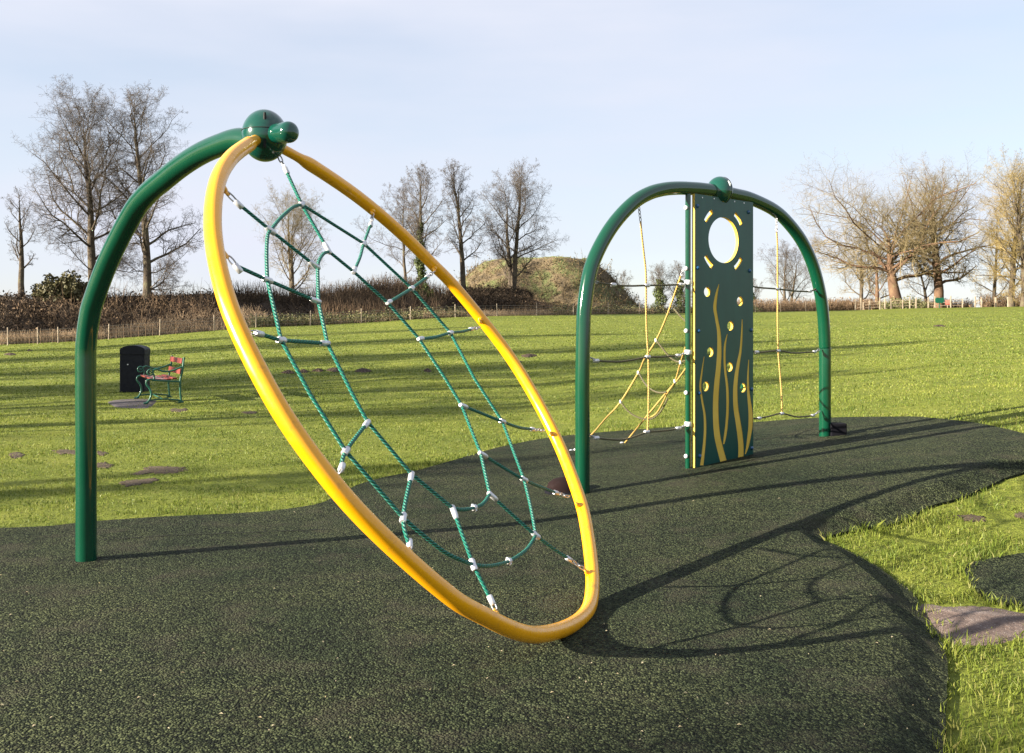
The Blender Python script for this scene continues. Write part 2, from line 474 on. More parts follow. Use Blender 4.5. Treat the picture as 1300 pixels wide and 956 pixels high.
mixc = wn.new('ShaderNodeMix'); mixc.data_type = 'RGBA'
wl.new(cr.outputs[0], mixc.inputs[0]); wl.new(sky.outputs[0], mixc.inputs[6])
mixc.inputs[7].default_value = (3.72, 3.87, 4.42, 1)      # thin high cloud lit by the sun
wl.new(mixc.outputs[2], bg.inputs['Color'])

sd = bpy.data.lights.new('sun', 'SUN'); sd.energy = 5.0; sd.angle = R(.53); sd.color = (1.0, .90, .74)
so = bpy.data.objects.new('sun', sd); COL.objects.link(so)
so.rotation_euler = tosun.to_track_quat('Z', 'Y').to_euler(); so.location = (-30, -12, 20)

cd = bpy.data.cameras.new('camera'); cam = bpy.data.objects.new('camera', cd); COL.objects.link(cam)
cd.sensor_width = 36; cd.sensor_fit = 'HORIZONTAL'; cd.lens = 36*F/1300
cd.shift_y = -(478-HY)/1300; cd.clip_end = 5000
cam.location = (0, 0, CAMH); cam.rotation_euler = (R(90), 0, 0); scene.camera = cam
vs = scene.view_settings; vs.view_transform = 'Standard'; vs.look = 'None'; vs.exposure = 1.95; vs.gamma = 1; vs.use_curve_mapping = False
scene.render.resolution_x = 1024; scene.render.resolution_y = 753
scene.cycles.max_bounces = 6; scene.cycles.transparent_max_bounces = 4

# ------------------------------------------------------------------ ground sheet
def grid_object(name, xs, ys, zf, mat, sm=True):
    X, Y = np.meshgrid(xs, ys); Z = zf(X, Y)
    V = np.stack([X, Y, Z], -1).reshape(-1, 3); nx, ny = len(xs), len(ys)
    i = np.arange(nx-1)[None, :]+np.arange(ny-1)[:, None]*nx
    Fq = np.stack([i, i+1, i+nx+1, i+nx], -1).reshape(-1, 4)
    return np_mesh(name, V, Fq, mat, sm=sm)
ys = np.concatenate([np.linspace(-30, 3, 12), np.arange(3.1, 11.5, .1), np.arange(11.6, 20, .2), np.arange(20, 60, .5), np.arange(60, 150, 1.5), np.linspace(155, 300, 15), np.linspace(400, 3000, 10)])
xh = np.concatenate([np.arange(0, 7, .1), np.arange(7, 12, .2), np.arange(12, 50, .8), np.arange(50, 140, 4), np.linspace(150, 2500, 16)])
xs = np.concatenate([-xh[::-1][:-1], xh])

# ------------------------------------------------------------------ rubber surface
rub_px = [(-60, 677), (0, 674), (60, 671.5), (122, 665), (210, 659), (300, 655), (350, 651), (400, 643.5), (423, 634.5), (450, 620), (485, 609), (520, 602), (550, 594),
          (586, 583.5), (639, 568.5), (687, 559), (750, 552), (840, 545), (957, 538), (1040, 532.5), (1150, 531), (1180, 532.5), (1240, 539), (1295, 548), (1345, 556),
          (1420, 575), (1400, 590), (1300, 603), (1259, 618.5), (1221, 635), (1180, 646), (1146, 665), (1098, 674), (1060, 682), (1047, 688), (1056, 694), (1071, 701), (1105, 718), (1139, 742),
          (1163, 762), (1174, 793), (1194, 817), (1201, 834), (1203, 867), (1200, 960), (1210, 1400)]
RUB = [tuple(ground(*p, drop=(DROP*float(smooth((11.0-ground(*p)[1])/2.5)) if p[0] > 1000 and p[1] > 560 else 0))[:2]) for p in rub_px]
RUB = [tuple(p[:2]) for p in catmull([(*p, 0) for p in RUB], 4)]
RUB += [(2.2, -4), (-9, -4), (-9, RUB[0][1]-.5), (-5.5, RUB[0][1]-.1)]
RUBREF += [RUB[i] for i in range(0, len(RUB)-4, 2)]+RUB[-4:]
rub2_px = [(1225, 731), (1228, 722), (1242, 716), (1300, 706), (1400, 695), (1480, 710), (1480, 790), (1400, 785), (1300, 773), (1262, 766), (1240, 752)]
RUB2 = [tuple(p[:2]) for p in catmull([(*ground(*p)[:2], 0) for p in rub2_px], 4, True)]

import bmesh
def rubber(name, poly, step=.11):
    bm = bmesh.new()
    # a slightly ragged edge, denser points
    pts = []
    for i in range(len(poly)):
        a = np.array(poly[i]); b = np.array(poly[(i+1) % len(poly)]); L = np.linalg.norm(b-a)
        k = max(1, int(L/.05)) if L < 3 else 12
        for j in range(k): pts.append(a+(b-a)*j/k)
    pts = [(p[0]+.012*float(fbm(p[0]*9, p[1]*9, 3)), p[1]+.012*float(fbm(p[0]*9+50, p[1]*9, 3))) for p in pts]
    vs_ = [bm.verts.new((x, y, 0)) for x, y in pts]
    bm.faces.new(vs_)
    x0, x1 = min(p[0] for p in pts), max(p[0] for p in pts); y0, y1 = min(p[1] for p in pts), max(p[1] for p in pts)
    for x in np.arange(x0+step, x1, step):
        bmesh.ops.bisect_plane(bm, geom=bm.verts[:]+bm.edges[:]+bm.faces[:], plane_co=(x, 0, 0), plane_no=(1, 0, 0))
    for y in np.arange(y0+step, y1, step):
        bmesh.ops.bisect_plane(bm, geom=bm.verts[:]+bm.edges[:]+bm.faces[:], plane_co=(0, y, 0), plane_no=(0, 1, 0))
    bmesh.ops.recalc_face_normals(bm, faces=bm.faces[:])
    if sum(f.normal.z for f in bm.faces) < 0: bmesh.ops.reverse_faces(bm, faces=bm.faces[:])
    be = [e for e in bm.edges if len(e.link_faces) == 1]
    vl = list(bm.verts); zv = terrain(np.array([v.co.x for v in vl]), np.array([v.co.y for v in vl]))
    for v, z in zip(vl, zv): v.co.z = z+.022
    r = bmesh.ops.extrude_edge_only(bm, edges=be)
    for g in r['geom']:
        if isinstance(g, bmesh.types.BMVert): g.co.z -= .06
    me = bpy.data.meshes.new(name); bm.to_mesh(me); bm.free()
    me.materials.append(M['rubber'])
    o = bpy.data.objects.new(name, me); COL.objects.link(o); tag(o, kind='structure'); return o
rubber('rubber_surface', RUB)
rubber('rubber_surface', RUB2)

def seam(pts):
    P = [ground(*p) for p in pts]; P = catmull(P, 10); V = []; Fq = []
    for i, p in enumerate(P):
        q = P[min(i+1, len(P)-1)]-P[max(i-1, 0)]; n_ = np.array([-q[1], q[0], 0]); n_ /= np.linalg.norm(n_)
        for k in (-1, 1):
            v = p+n_*k*(.006+.002*math.sin(i*1.7)); V.append((v[0], v[1], tz(v[0], v[1])+.0265))
    for i in range(len(P)-1): Fq.append((2*i, 2*i+1, 2*i+3, 2*i+2))
    tag(np_mesh('rubber_seam', V, Fq, M['dark_seam']), kind='structure')
M['dark_seam'] = simple('dark_joint', [(.3, (.006, .007, .006)), (.7, (.02, .02, .016))], 30, .95, (90, .8, .01))
seam([(755, 577), (800, 575.5), (860, 572), (960, 568.5), (1040, 562), (1130, 556), (1230, 551)])
seam([(752, 587), (820, 583), (868, 580)])
seam([(130, 690), (220, 684), (330, 680), (420, 676)])

# ------------------------------------------------------------------ bare earth patches
PATCH = []
def patch(name, pts, h, mat, kind='structure', ragged=.12):
    """low irregular mound over a plan outline"""
    P = np.array(pts); c = P.mean(0)
    ring = catmull([(*p, 0) for p in P], 8, True); n = len(ring)
    PATCH.append([tuple(p[:2]) for p in ring])
    size = np.abs(P-c).max()
    V = []; Fq = []; K = 6
    for j in range(K+1):
        s = 1-j/K
        for i, p in enumerate(ring):
            q = c+(p[:2]-c)*s*(1+ragged*float(fbm(p[0]*3/size, p[1]*3/size, 3)+.8*vnoise(p[0]*17/size+i*.9, p[1]*17/size)))
            z = tz(*q)+(-.012 if j == 0 else h*smooth(1-s*.92)+.006+.25*h*float(fbm(q[0]*9, q[1]*9, 3)))
            V.append((*q, z))
    for j in range(K):
        for i in range(n):
            i2 = (i+1) % n; Fq.append((j*n+i, j*n+i2, (j+1)*n+i2, (j+1)*n+i))
    o = np_mesh(name, V, Fq, mat, sm=True)
    return o
def ell(px, py, rx, ry, tilt=0, n=9, seed=0):
    r = random.Random(seed+px); out = []
    for i in range(n):
        a = 2*math.pi*i/n; k = r.uniform(.75, 1.2)
        x = px+rx*k*math.cos(a); y = py+ry*k*math.sin(a)+tilt*rx*k*math.cos(a)
        out.append(tuple(ground(x, y)[:2]))
    return out
bp = [(1160, 764), (1191, 768), (1242, 768), (1300, 778), (1350, 790), (1345, 806), (1297, 812), (1263, 821), (1208, 821), (1184, 807), (1167, 783)]
tag(patch('bare_earth', [tuple(ground(*p)[:2]) for p in bp], .03, M['earth'], ragged=.05), kind='structure')
for a in [(1233, 658, 21, 5, .1), (205, 597, 36, 5, -.08), (174, 613, 27, 4.5, -.12), (83, 574, 17, 3.5, 0), (132, 591, 14, 3.5, -.1), (128, 576, 8, 3, 0), (226, 521, 13, 2.5, -.05),
          (20, 578, 10, 4, 0), (1295, 655, 9, 4, 0), (318, 524, 10, 2, 0), (640, 561, 0, 0, 0)]:
    if a[2]: tag(patch('bare_earth', ell(*a), .004, M['mud'], ragged=.35), kind='structure')
molepx = [(366, 473, 9, 2.2), (385, 472, 6, 2), (404, 471, 8, 1.8), (424, 470, 10, 2.6), (461, 471, 10, 2.4), (543, 471, 5, 1.6), (671, 452, 10, 2.2), (655, 460, 7, 1.6), (12, 450, 8, 1.4), (37, 445, 3, 1.2), (1193, 414, 9, 1)]
mole_labels = ['dark soil heap at left end of the molehill row seen through the rope net', 'small dark soil heap second in the molehill row behind the ring',
               'flat dark molehill in the middle of the row seen through the ring', 'taller dark molehill beside the right net strand of the ring',
               'dark molehill at the right end of the row, apart from the rest', 'small dark molehill alone between rope strands right of the row',
               'wide dark molehill on the grass just left of the green arch leg', 'low dark molehill just in front of the wide one left of the arch',
               'flat brown molehill at the far left of the field', 'tiny brown molehill near the left fence', 'reddish soil heap far off on the grass at the right']
for a, lb in zip(molepx, mole_labels):
    o = patch('molehill', ell(*a), .07, M['molehill'], ragged=.25)
    tag(o, lb, 'molehill', 'molehills on the field')
sl = [tuple(ground(*p)[:2]) for p in [(136, 509), (165, 506), (198, 507), (199, 513), (186, 519), (150, 518), (138, 514)]]
tag(patch('pavement', sl, .015, M['slab'], ragged=.03), kind='structure')

# ------------------------------------------------------------------ grass blades
def make_blades():
    rs = np.random.RandomState(3); Vs = []; tot = 0
    bands = [(3.6, 7.5, 3800, .028, .0027), (7.5, 11, 1900, .021, .0036), (11, 16, 950, .021, .0055), (16, 24, 420, .023, .009), (24, 36, 150, .026, .015), (36, 60, 45, .03, .026), (60, 100, 12, .03, .04)]
    for y0, y1, dens, h, w in bands:
        k = .60
        area = (y1-y0)*(y0+y1)*k
        n = int(area*dens)
        y = np.sqrt(rs.rand(n)*(y1**2-y0**2)+y0**2); x = (rs.rand(n)*2-1)*k*y
        # clumpy density
        keep = rs.rand(n) < .55+.6*vnoise(x*3.1, y*3.1)*.5+.25*vnoise(x*.8, y*.8)+.15
        x, y = x[keep], y[keep]
        inside = inpoly(x, y, RUB) | inpoly(x, y, RUB2)
        if y1 <= 16:       # turf creeping over the rubber's edge
            ix = np.where(inside)[0]; dd = np.minimum(polydist(x[ix], y[ix], RUB), polydist(x[ix], y[ix], RUB2))
            inside[ix] = rs.rand(len(ix))*(.035+.05*vnoise(x[ix]*6, y[ix]*6)) < dd
        # blades lean over the rubber edge: thin out inside, none further in
        for pp in PATCH:
            pa = np.array(pp); bx = (x > pa[:, 0].min()) & (x < pa[:, 0].max()) & (y > pa[:, 1].min()) & (y < pa[:, 1].max())
            idx = np.where(bx)[0]
            if len(idx): inside[idx] |= inpoly(x[idx], y[idx], pp) & (rs.rand(len(idx)) > .16)
        x, y = x[~inside], y[~inside]; n = len(x)
        z = terrain(x, y)-.004
        # longer, shaggier by the rubber edge
        edge = np.zeros(n)
        if y1 <= 16:
            edge = np.exp(-np.minimum(polydist(x, y, RUB[::2]), polydist(x, y, RUB2[::2]))/.25)
        hh = h*(.5+.9*rs.rand(n))*(1+.45*vnoise(x*2.2, y*2.2)+.45*vnoise(x*6.5+9, y*6.5))*(1+.9*edge)
        a = rs.rand(n)*2*math.pi; lean = rs.rand(n)**1.2*1.0*hh
        la = rs.rand(n)*2*math.pi
        ww = w*(.6+.8*rs.rand(n))
        B = np.stack([x, y, z], 1); S = np.stack([np.cos(a)*ww, np.sin(a)*ww, 0*x], 1)
        Mi = B+np.stack([np.cos(la)*lean*.35, np.sin(la)*lean*.35, hh*.6], 1)
        T = B+np.stack([np.cos(la)*lean, np.sin(la)*lean, hh], 1)
        # one bent quad + tip: (B-S, B+S, M+S*.7, M-S*.7) and tip folded into a quad
        V = np.stack([B-S, B+S, Mi+S*.7, T, Mi-S*.7], 1)
        Vs.append(V)
    V = np.concatenate(Vs); n = len(V)
    base = np.arange(n)*5
    Fq = np.stack([base, base+1, base+2, base+3, base+4], 1)
    o = np_mesh('grass', V.reshape(-1, 3), Fq, M['blade'], nper=5)
    tag(o, 'short green winter grass blades growing on the field round the rubber', 'grass', kind='stuff')
    print('blades', n)
make_blades()

# placed after the pad outline is known
tag(grid_object('grass_field', xs, ys, terrain, M['meadow']), kind='structure')

# fallen leaves and pale specks on the rubber
def specks():
    r = random.Random(5); mb = MB()
    spots = [(843, 850), (620, 829), (455, 745), (770, 808), (860, 718), (977, 806), (1192, 800), (497, 664), (1100, 560), (906, 590), (1002, 600), (880, 640)]
    for i in range(110):
        spots.append((r.uniform(0, 1180), r.uniform(590, 950)))
    for px, py in spots:
        g = ground(px, py)
        if not inpoly(np.array([g[0]]), np.array([g[1]]), RUB)[0]: continue
        s = r.uniform(.004, .011); a = r.uniform(0, 6.3); z = g[2]+.026
        c, d = math.cos(a), math.sin(a)
        q = [(g[0]+x*c-y*d, g[1]+x*d+y*c, z+k) for x, y, k in ((-s, 0, 0), (0, -s*.5, .004), (s, 0, .001), (0, s*.5, .005))]
        mb.add(q, [(0, 1, 2, 3)])
    o = mb.build('leaf_litter', M['leaf'])
    tag(o, 'pale leaf scraps scattered over the dark rubber surface', 'leaf litter', kind='stuff')
specks()

# ------------------------------------------------------------------ ring climber
RC = np.array([-.4518, 5.2204, 1.239]); RN = np.array([-.78251361, .26322533, -.56425603])
RA = np.array([.31882919, .94781219, 0]); RB = np.array([.53480875, -.17990129, -.82559986])
def rp(px, py): return on_plane(px, py, RC, RN)
HUB = np.array([-1.332, 5.364, 2.530])
POST = np.array([-2.703, 6.32, 0])
ring_t = empty('ring_climber', (POST[0], POST[1], 0))
tag(ring_t, 'leaning yellow climbing ring laced with green rope net hung from an arched green post', 'climbing frame')
# post and arm: one bent tube in the vertical plane between post and hub
d = HUB-POST; pn = np.array([d[1], -d[0], 0]); pn /= np.linalg.norm(pn)
arm_px = [(108.8, 470), (109.5, 435), (113.5, 403), (119.4, 380), (139, 328), (167, 273), (186, 247.5), (211, 226), (232, 209.5), (255, 195), (280, 184), (305, 177)]
arm = [POST+(0, 0, -.15), POST+(0, 0, .6)]+[on_plane(x, y, POST, pn) for x, y in arm_px]+[HUB-d/np.linalg.norm(d)*.05]
arm = catmull(arm, 7)
MB().tube(arm, .0635, 32).build('post', M['green'], ring_t)
# hub ball
toC = np.array([1.332, -5.364, 0]); toC /= np.linalg.norm(toC); side = np.array([-toC[1], toC[0], 0])
hub = MB().ellipsoid(HUB, [side*.122, toC*.13, np.array([0, 0, .14])], 48, 28).build('hub_ball', M['hub'], ring_t)
mb = MB(); pts = []
for i in range(48):
    a = 2*math.pi*i/48; pts.append(HUB+side*.1225*math.cos(a)+toC*.1305*math.sin(a)+np.array([0, 0, .022]))
pts = [HUB+(p-HUB)*np.array([.992, .992, 1]) for p in pts]
mb.tube(pts, .0022, 6, False, closed=True); mb.build('seam', M['dark'], hub)
for dz, ln in ((.075, .028), (-.055, .03)):
    mb = MB(); b = HUB+toC*.13*math.sqrt(1-(dz/.14)**2)*.985+side*.0
    mb.tube([b+np.array([0, 0, dz-ln]), b+np.array([0, 0, dz]), b+np.array([0, 0, dz+ln])], [.007, .009, .007], 10); mb.build('slot', M['dark'], hub)
# knob
K = np.array([-1.166, 5.2, 2.517]); ax = (K-HUB)/np.linalg.norm(K-HUB)
u1 = np.cross(ax, [0, 0, 1]); u1 /= np.linalg.norm(u1); u2 = np.cross(ax, u1)
prof = [(0, .050), (.03, .052), (.06, .054)]
kp = [HUB+ax*.06, HUB+ax*.12, K]; kr = [.052, .054, .056]
for i in range(1, 9):
    a = math.pi/2*i/8.3; kp.append(K+ax*.045*math.sin(a)); kr.append(.056*math.cos(a))
MB().tube(kp, kr, 28).build('hub_knob', M['hub'], ring_t)
# ring tube through the measured centre line
ringdat = [(-117.3, 1.465), (-130.2, 1.450), (-144.4, 1.450), (-157.1, 1.463), (-168, 1.474), (177.7, 1.480), (165, 1.474), (153.7, 1.460), (139.1, 1.456), (129.8, 1.455), (112, 1.460),
           (87.8, 1.463), (71.3, 1.461), (49.3, 1.452), (37.0, 1.466), (22.8, 1.485), (8, 1.497), (-6, 1.490), (-24.7, 1.448), (-35.5, 1.410), (-47, 1.404), (-58.7, 1.406), (-69.1, 1.418), (-82.9, 1.46)]
def ringpt(a, r): return RC+r*(math.cos(R(a))*RA+math.sin(R(a))*RB)
rpts = [HUB+np.array([-.02, -.06, -.03]), ringpt(-104.5, 1.505)]+[ringpt(a, r) for a, r in ringdat]+[HUB+np.array([.035, .06, -.035])]
rpts[-2] = rp(388.5, 205.6)
rsm = catmull(rpts, 8)
rr = []
Lc = [0]
for i in range(1, len(rsm)): Lc.append(Lc[-1]+np.linalg.norm(rsm[i]-rsm[i-1]))
for l in Lc:
    e = min(l, Lc[-1]-l)
    rr.append(.027+.0115*float(smooth((e-.20)/.10)) if l > Lc[-1]/2 else .029+.0095*float(smooth((e-.13)/.05)))
MB().tube(rsm, rr, 28).build('ring', M['yellow'], ring_t)

def rope(pts3, r, mat, parent, name='rope', per=8, n=8):
    return MB().tube(catmull(pts3, per), r, n).build(name, mat, parent)
def straight(a, b, k=3): return [a+(b-a)*i/k for i in range(k+1)]
N = {k: rp(*v) for k, v in dict(
    n1=(383, 259.5), n2=(343.5, 292.5), n3=(403.2, 339.7), n4=(339.4, 355.4), n5=(404.2, 383.3), n6=(417.8, 319.5), n7=(449, 345), n8=(492.5, 384.5),
    n9=(461.8, 309.2), n10=(522.8, 366), n11=(572, 422.6), n12=(637.8, 535.2), n13=(665.4, 608.9), n14=(680.2, 679.5), n15=(532.2, 430.3), n16=(586, 514.5), n17=(610.2, 575.5),
    n18=(621.7, 627), n19=(574.6, 645), n20=(600.6, 717), n21=(357, 431.8), n22=(439, 573), n23=(512, 657.6), n24=(415.7, 436), n25=(466.9, 536), n26=(522.6, 602)).items()}
ends = dict(h0=(354, 198), a1=(287.5, 244), a2=(290, 326), a3=(318, 421), a4=(431.5, 600.5), a5=(520.5, 698.5), r1=(473.3, 272), r2=(551, 345), r3=(609, 415.8),
            r4=(691, 546.5), r5=(722, 630.7), r6=(741.5, 722.5), b1=(629.5, 774.5))
terms = dict(h0=(362, 214), a1=(300, 256.5), a2=(299, 337), a3=(326, 423), a4=(433, 596), a5=(520.2, 694), r1=(471, 284), r2=(543, 351), r3=(599, 417.6),
             r4=(677, 545), r5=(707, 626), r6=(724, 711), b1=(625.5, 766))
G = M['rope_green']; RR = .0088
def net(*pp, mids=None):
    pts = []
    for p in pp: pts.append(N[p] if isinstance(p, str) and p in N else (rp(*terms[p]) if isinstance(p, str) else rp(*p)))
    rope(pts, RR, G, ring_t)
def netS(*pp):
    pts = [N[p] if isinstance(p, str) and p in N else (rp(*terms[p]) if isinstance(p, str) else rp(*p)) for p in pp]
    out = []
    for a, b in zip(pts[:-1], pts[1:]): out += straight(a, b, 4)[:-1]
    out.append(pts[-1]); MB().tube(out, RR, 8).build('rope', G, ring_t)
netS('h0', 'n1', 'n6')
net('n1', (371.5, 263.5), (356, 277), 'n2')
netS('a1', 'n2', 'n3')
net('n2', (339.6, 300), (338.4, 325), 'n4')
netS('n4', 'n21', (393.8, 500.5), 'n22', 'n23')
net('n23', (538, 680), (568, 703), 'n20')
netS('a2', 'n4', 'n5')
net('n6', (411, 322), (405, 331), 'n3')
netS('n3', 'n5', 'n24', (447, 499.5), 'n25', 'n26', 'n19')
netS('n6', 'n7', 'n8', 'n15', (565, 480), 'n16', 'n17', 'n18')
netS('n1', 'n9', 'n10', 'n11', (602, 480), 'n12', 'n13')
net('n13', (674, 645), 'n14')
net('r1', 'n9', (457, 327), 'n7'); net('r2', 'n10', 'n8'); net('r3', (587, 421), 'n11', (552, 428), 'n15')
net('a3', (340, 427), 'n21', (387, 434), 'n24'); net('r4', (660, 543), 'n12', 'n16'); net('r5', 'n13', 'n17')
net('r6', 'n14', 'n18'); net('n18', (613.7, 638.8), (602, 644.5), (587, 647), 'n19')
net('n14', (668, 698), (646, 712.3), (622, 718.5), 'n20'); netS('n19', 'n20', 'b1')
net('a4', 'n22', 'n25'); net('a5', 'n23', 'n26')

def clamp(c, d, parent, L=.028, r=.0155, mat=None):
    c = np.array(c, float); d = np.array(d, float); d /= np.linalg.norm(d)
    mb = MB(); mb.tube([c-d*L, c-d*L*.7, c, c+d*L*.7, c+d*L], [r*.75, r, r*.88, r, r*.75], 12)
    s = np.cross(d, RN); s /= np.linalg.norm(s)
    mb.tube([c-s*r*1.25, c-s*r*.9, c+s*r*.9, c+s*r*1.25], [r*.35, r*.5, r*.5, r*.35], 8)
    return mb.build('rope_clamp', mat or M['alu'], parent)
cl = [('n1', 'n2'), ('n2', 'a1'), ('n4', 'a2'), ('n9', 'n7'), ('n10', 'n8'), ('n11', 'n15'), ('n12', 'n16'), ('n13', 'n17'), ('n14', 'n18'), ('n20', 'n19'), ('n21', 'n24'), ('n22', 'n25'), ('n23', 'n26')]
gp = lambda k: N[k] if k in N else rp(*terms[k])
for a, b in cl: clamp(gp(a), gp(b)-gp(a), ring_t)
for a in ((602, 644.5), (646, 712.3)): clamp(rp(*a), rp(a[0]+10, a[1]-3)-rp(*a), ring_t, .014)
# T ends, where one rope stops on another
for a, b in [('n3', 'n2'), ('n5', 'n4'), ('n6', 'n1'), ('n7', 'n9'), ('n8', 'n10'), ('n15', 'n11'), ('n16', 'n12'), ('n17', 'n13'), ('n18', 'n14'), ('n19', 'n20'), ('n24', 'n21'), ('n25', 'n22'), ('n26', 'n23')]:
    A = gp(a); D = gp(b)-A; D /= np.linalg.norm(D)
    MB().tube([A-D*.014, A-D*.008, A+D*.035, A+D*.055, A+D*.058], [.008, .0135, .0135, .0115, .009], 12).build('rope_end', M['alu'], ring_t)
for k, e in ends.items():
    E0 = rp(*e); T0 = rp(*terms[k]); D = T0-E0; L = np.linalg.norm(D); D /= L
    MB().tube([T0-D*.008, T0-D*.004, T0+D*.035, T0+D*.038], [.009, .0135, .0135, .010], 12).build('rope_end', M['alu'], ring_t)
    # shackle: two small links
    side_ = np.cross(D, RN); side_ /= np.linalg.norm(side_)
    nl = max(1, int(L/.045)); mb = MB()
    for i in range(nl):
        c = E0+D*L*(i+.5)/nl; s1 = side_ if i % 2 else RN; hl = L/nl*.62
        mb.tube([c+D*hl*math.cos(a)+s1*.010*math.sin(a) for a in np.linspace(0, 2*math.pi, 13)[:-1]], .0038, 6, False, closed=True)
    mb.build('shackle', M['chain'], ring_t)
    if k != 'h0':
        # welded eye tab on the tube
        rc = min(rsm, key=lambda q: np.linalg.norm(q-E0)); o_ = E0-rc; o_ /= np.linalg.norm(o_)
        mb = MB(); tg = np.cross(RN, o_)
        mb.tube([rc+o_*.03, rc+o_*.052], [.02, .014], 12)
        mb.ellipsoid(rc+o_*.058, [o_*.02, tg*.019, RN*.008], 14, 8)
        mb.build('eye_bracket', M['yellow'], ring_t)

# ------------------------------------------------------------------ arch climber
L0 = np.array([.609, 8.6, 0]); R0 = np.array([3.395, 10.8, 0])
L0[2] = tz(L0[0], L0[1]); R0[2] = tz(R0[0], R0[1])
AD = np.array([R0[0]-L0[0], R0[1]-L0[1], 0]); SP = np.linalg.norm(AD); AD /= SP
AN = np.array([AD[1], -AD[0], 0])        # towards the camera side
arch_t = empty('arch_climber', ((L0+R0)/2)*np.array([1, 1, 1]))
tag(arch_t, 'tall green arch holding a dark green climbing board between two rope nets', 'climbing frame')
apx = [(740.5, 420), (742, 389), (747.5, 352), (755.5, 326.3), (770, 298), (786.5, 275.2), (805.4, 256.5), (823.3, 245.8), (840.8, 240.6), (859, 238.8), (879, 239.3), (893, 240.4), (913, 243),
       (933.7, 247.2), (952.5, 252), (980.8, 265.4), (999.6, 281.8), (1018, 306.2), (1032, 336.6), (1041.2, 372), (1045.5, 405), (1047.2, 440)]
ap = lambda x, y, off=0: on_plane(x, y, L0+AN*off, AN)
path = [L0+(0, 0, -.2), L0+(0, 0, .5), L0+(0, 0, 1.0)]+[ap(*p) for p in apx]+[R0+(0, 0, .95), R0+(0, 0, .5), R0+(0, 0, -.2)]
MB().tube(catmull(path, 6), .0635, 32).build('arch_tube', M['green'], arch_t)
HC = ap(913.5, 242)
hb = MB().ellipsoid(HC, [AD*.118, AN*.135, np.array([0, 0, .138])], 40, 24).build('hub_ball', M['hub'], arch_t)
mb = MB(); b = HC+AN*.128+AD*.0
mb.tube([b+np.array([0, 0, .03]), b+np.array([0, 0, .055]), b+np.array([0, 0, .08])-AN*.02], [.007, .009, .007], 10); mb.build('slot', M['white_cap'], hb)
pts = [HC+AN*.1345*math.cos(a)+np.array([0, 0, .1375])*math.sin(a)+AD*.03 for a in np.linspace(0, 2*math.pi, 49)[:-1]]
pts = [HC+(p-HC)*np.array([.985, .985, .985]) for p in pts]
MB().tube(pts, .0025, 6, False, closed=True).build('seam', M['dark'], hb)

# board: plane offset a little to the near side of the tube axis
OFF = .045
def bd(px, py): return on_plane(px, py, L0+AN*OFF, AN)
cBL, cBR, cTL, cTR = bd(880.5, 594), bd(955.5, 578), bd(880.5, 247), bd(953.8, 257)
O = cBL.copy()
def uv_(px, py):
    p = bd(px, py)-O; return (float(p@AD), float(p[2]))
W = .5*(uv_(955.5, 578)[0]+uv_(953.8, 257)[0])
zb0 = 0.0; zb1 = uv_(955.5, 578)[1]; zt = uv_(880.5, 246)[1]; zt1 = uv_(953.8, 257)[1]
outline = [(0, zb0), (W, zb1), (W, zt1), (0, zt)]
def circle_(c, r, n=40, ex=1.0): return [(c[0]+r*math.cos(2*math.pi*i/n), c[1]+r*ex*math.sin(2*math.pi*i/n)) for i in range(n)]
holes = []
bc = uv_(917.2, 305); br = .5*(uv_(917, 276)[1]-uv_(917, 334)[1])
holes.append(circle_(bc, br, 64))
for ang in (45, 135, 225, 315):       # four curved slots
    a0, a1 = ang-13, ang+13; o_ = []
    for i in range(9): a = R(a0+(a1-a0)*i/8); o_.append((bc[0]+(br+.115)*math.cos(a), bc[1]+(br+.115)*math.sin(a)))
    for i in range(9): a = R(a1-(a1-a0)*i/8); o_.append((bc[0]+(br+.068)*math.cos(a), bc[1]+(br+.068)*math.sin(a)))
    holes.append(o_)
for c in ((896.4, 370.7), (937.9, 382.6), (925.8, 413.8), (900.3, 447), (925, 465.9), (894.6, 490.5), (941.8, 492.2)):
    holes.append(circle_(uv_(*c), .047, 28))
def zz(x, y, w): return (850+x/4.554, 400+y/4.554, w/4.554)
waves = [[zz(193, 240, 3), zz(180, 330, 9), zz(171, 410, 12), zz(181, 490, 12), zz(196, 580, 14), zz(198, 680, 16), zz(190, 780, 18), zz(179, 868, 21)],
         [(911.2, 361, .8), (908, 374, 3.4), (906, 390, 4.4), (908.2, 405, 4.2), zz(278, 100, 22), zz(281, 200, 27), zz(276, 300, 30), zz(266, 400, 33), zz(260, 500, 34), zz(261, 600, 36), zz(268, 690, 38), zz(283, 760, 40), zz(306, 848, 42)],
         [zz(327, 110, 4), zz(314, 170, 12), zz(311, 250, 13), zz(316, 330, 14), zz(325, 400, 15), zz(329, 480, 16), zz(328, 560, 16), zz(322, 640, 16), zz(314, 700, 15), zz(306, 745, 9)],
         [zz(413, 25, 4), zz(411, 100, 10), zz(404, 200, 14), zz(390, 280, 20), zz(378, 360, 24), zz(373, 440, 27), zz(376, 530, 30), zz(388, 610, 32), zz(400, 690, 33), zz(406, 760, 33), zz(405, 828, 34)],
         [zz(451, 258, 4), zz(447, 340, 10), zz(447, 420, 14), zz(453, 490, 20), zz(461, 560, 25), zz(461, 640, 26), zz(453, 700, 22), zz(443, 760, 16), zz(431, 803, 6)]]
wave_out = []
for w in waves:
    c = catmull([np.array(p) for p in w], 5); l = []; r_ = []
    for x, y, k in c:
        k *= .92
        l.append(uv_(x-k/2, y)); r_.append(uv_(x+k/2, y))
    wave_out.append(l+r_[::-1])
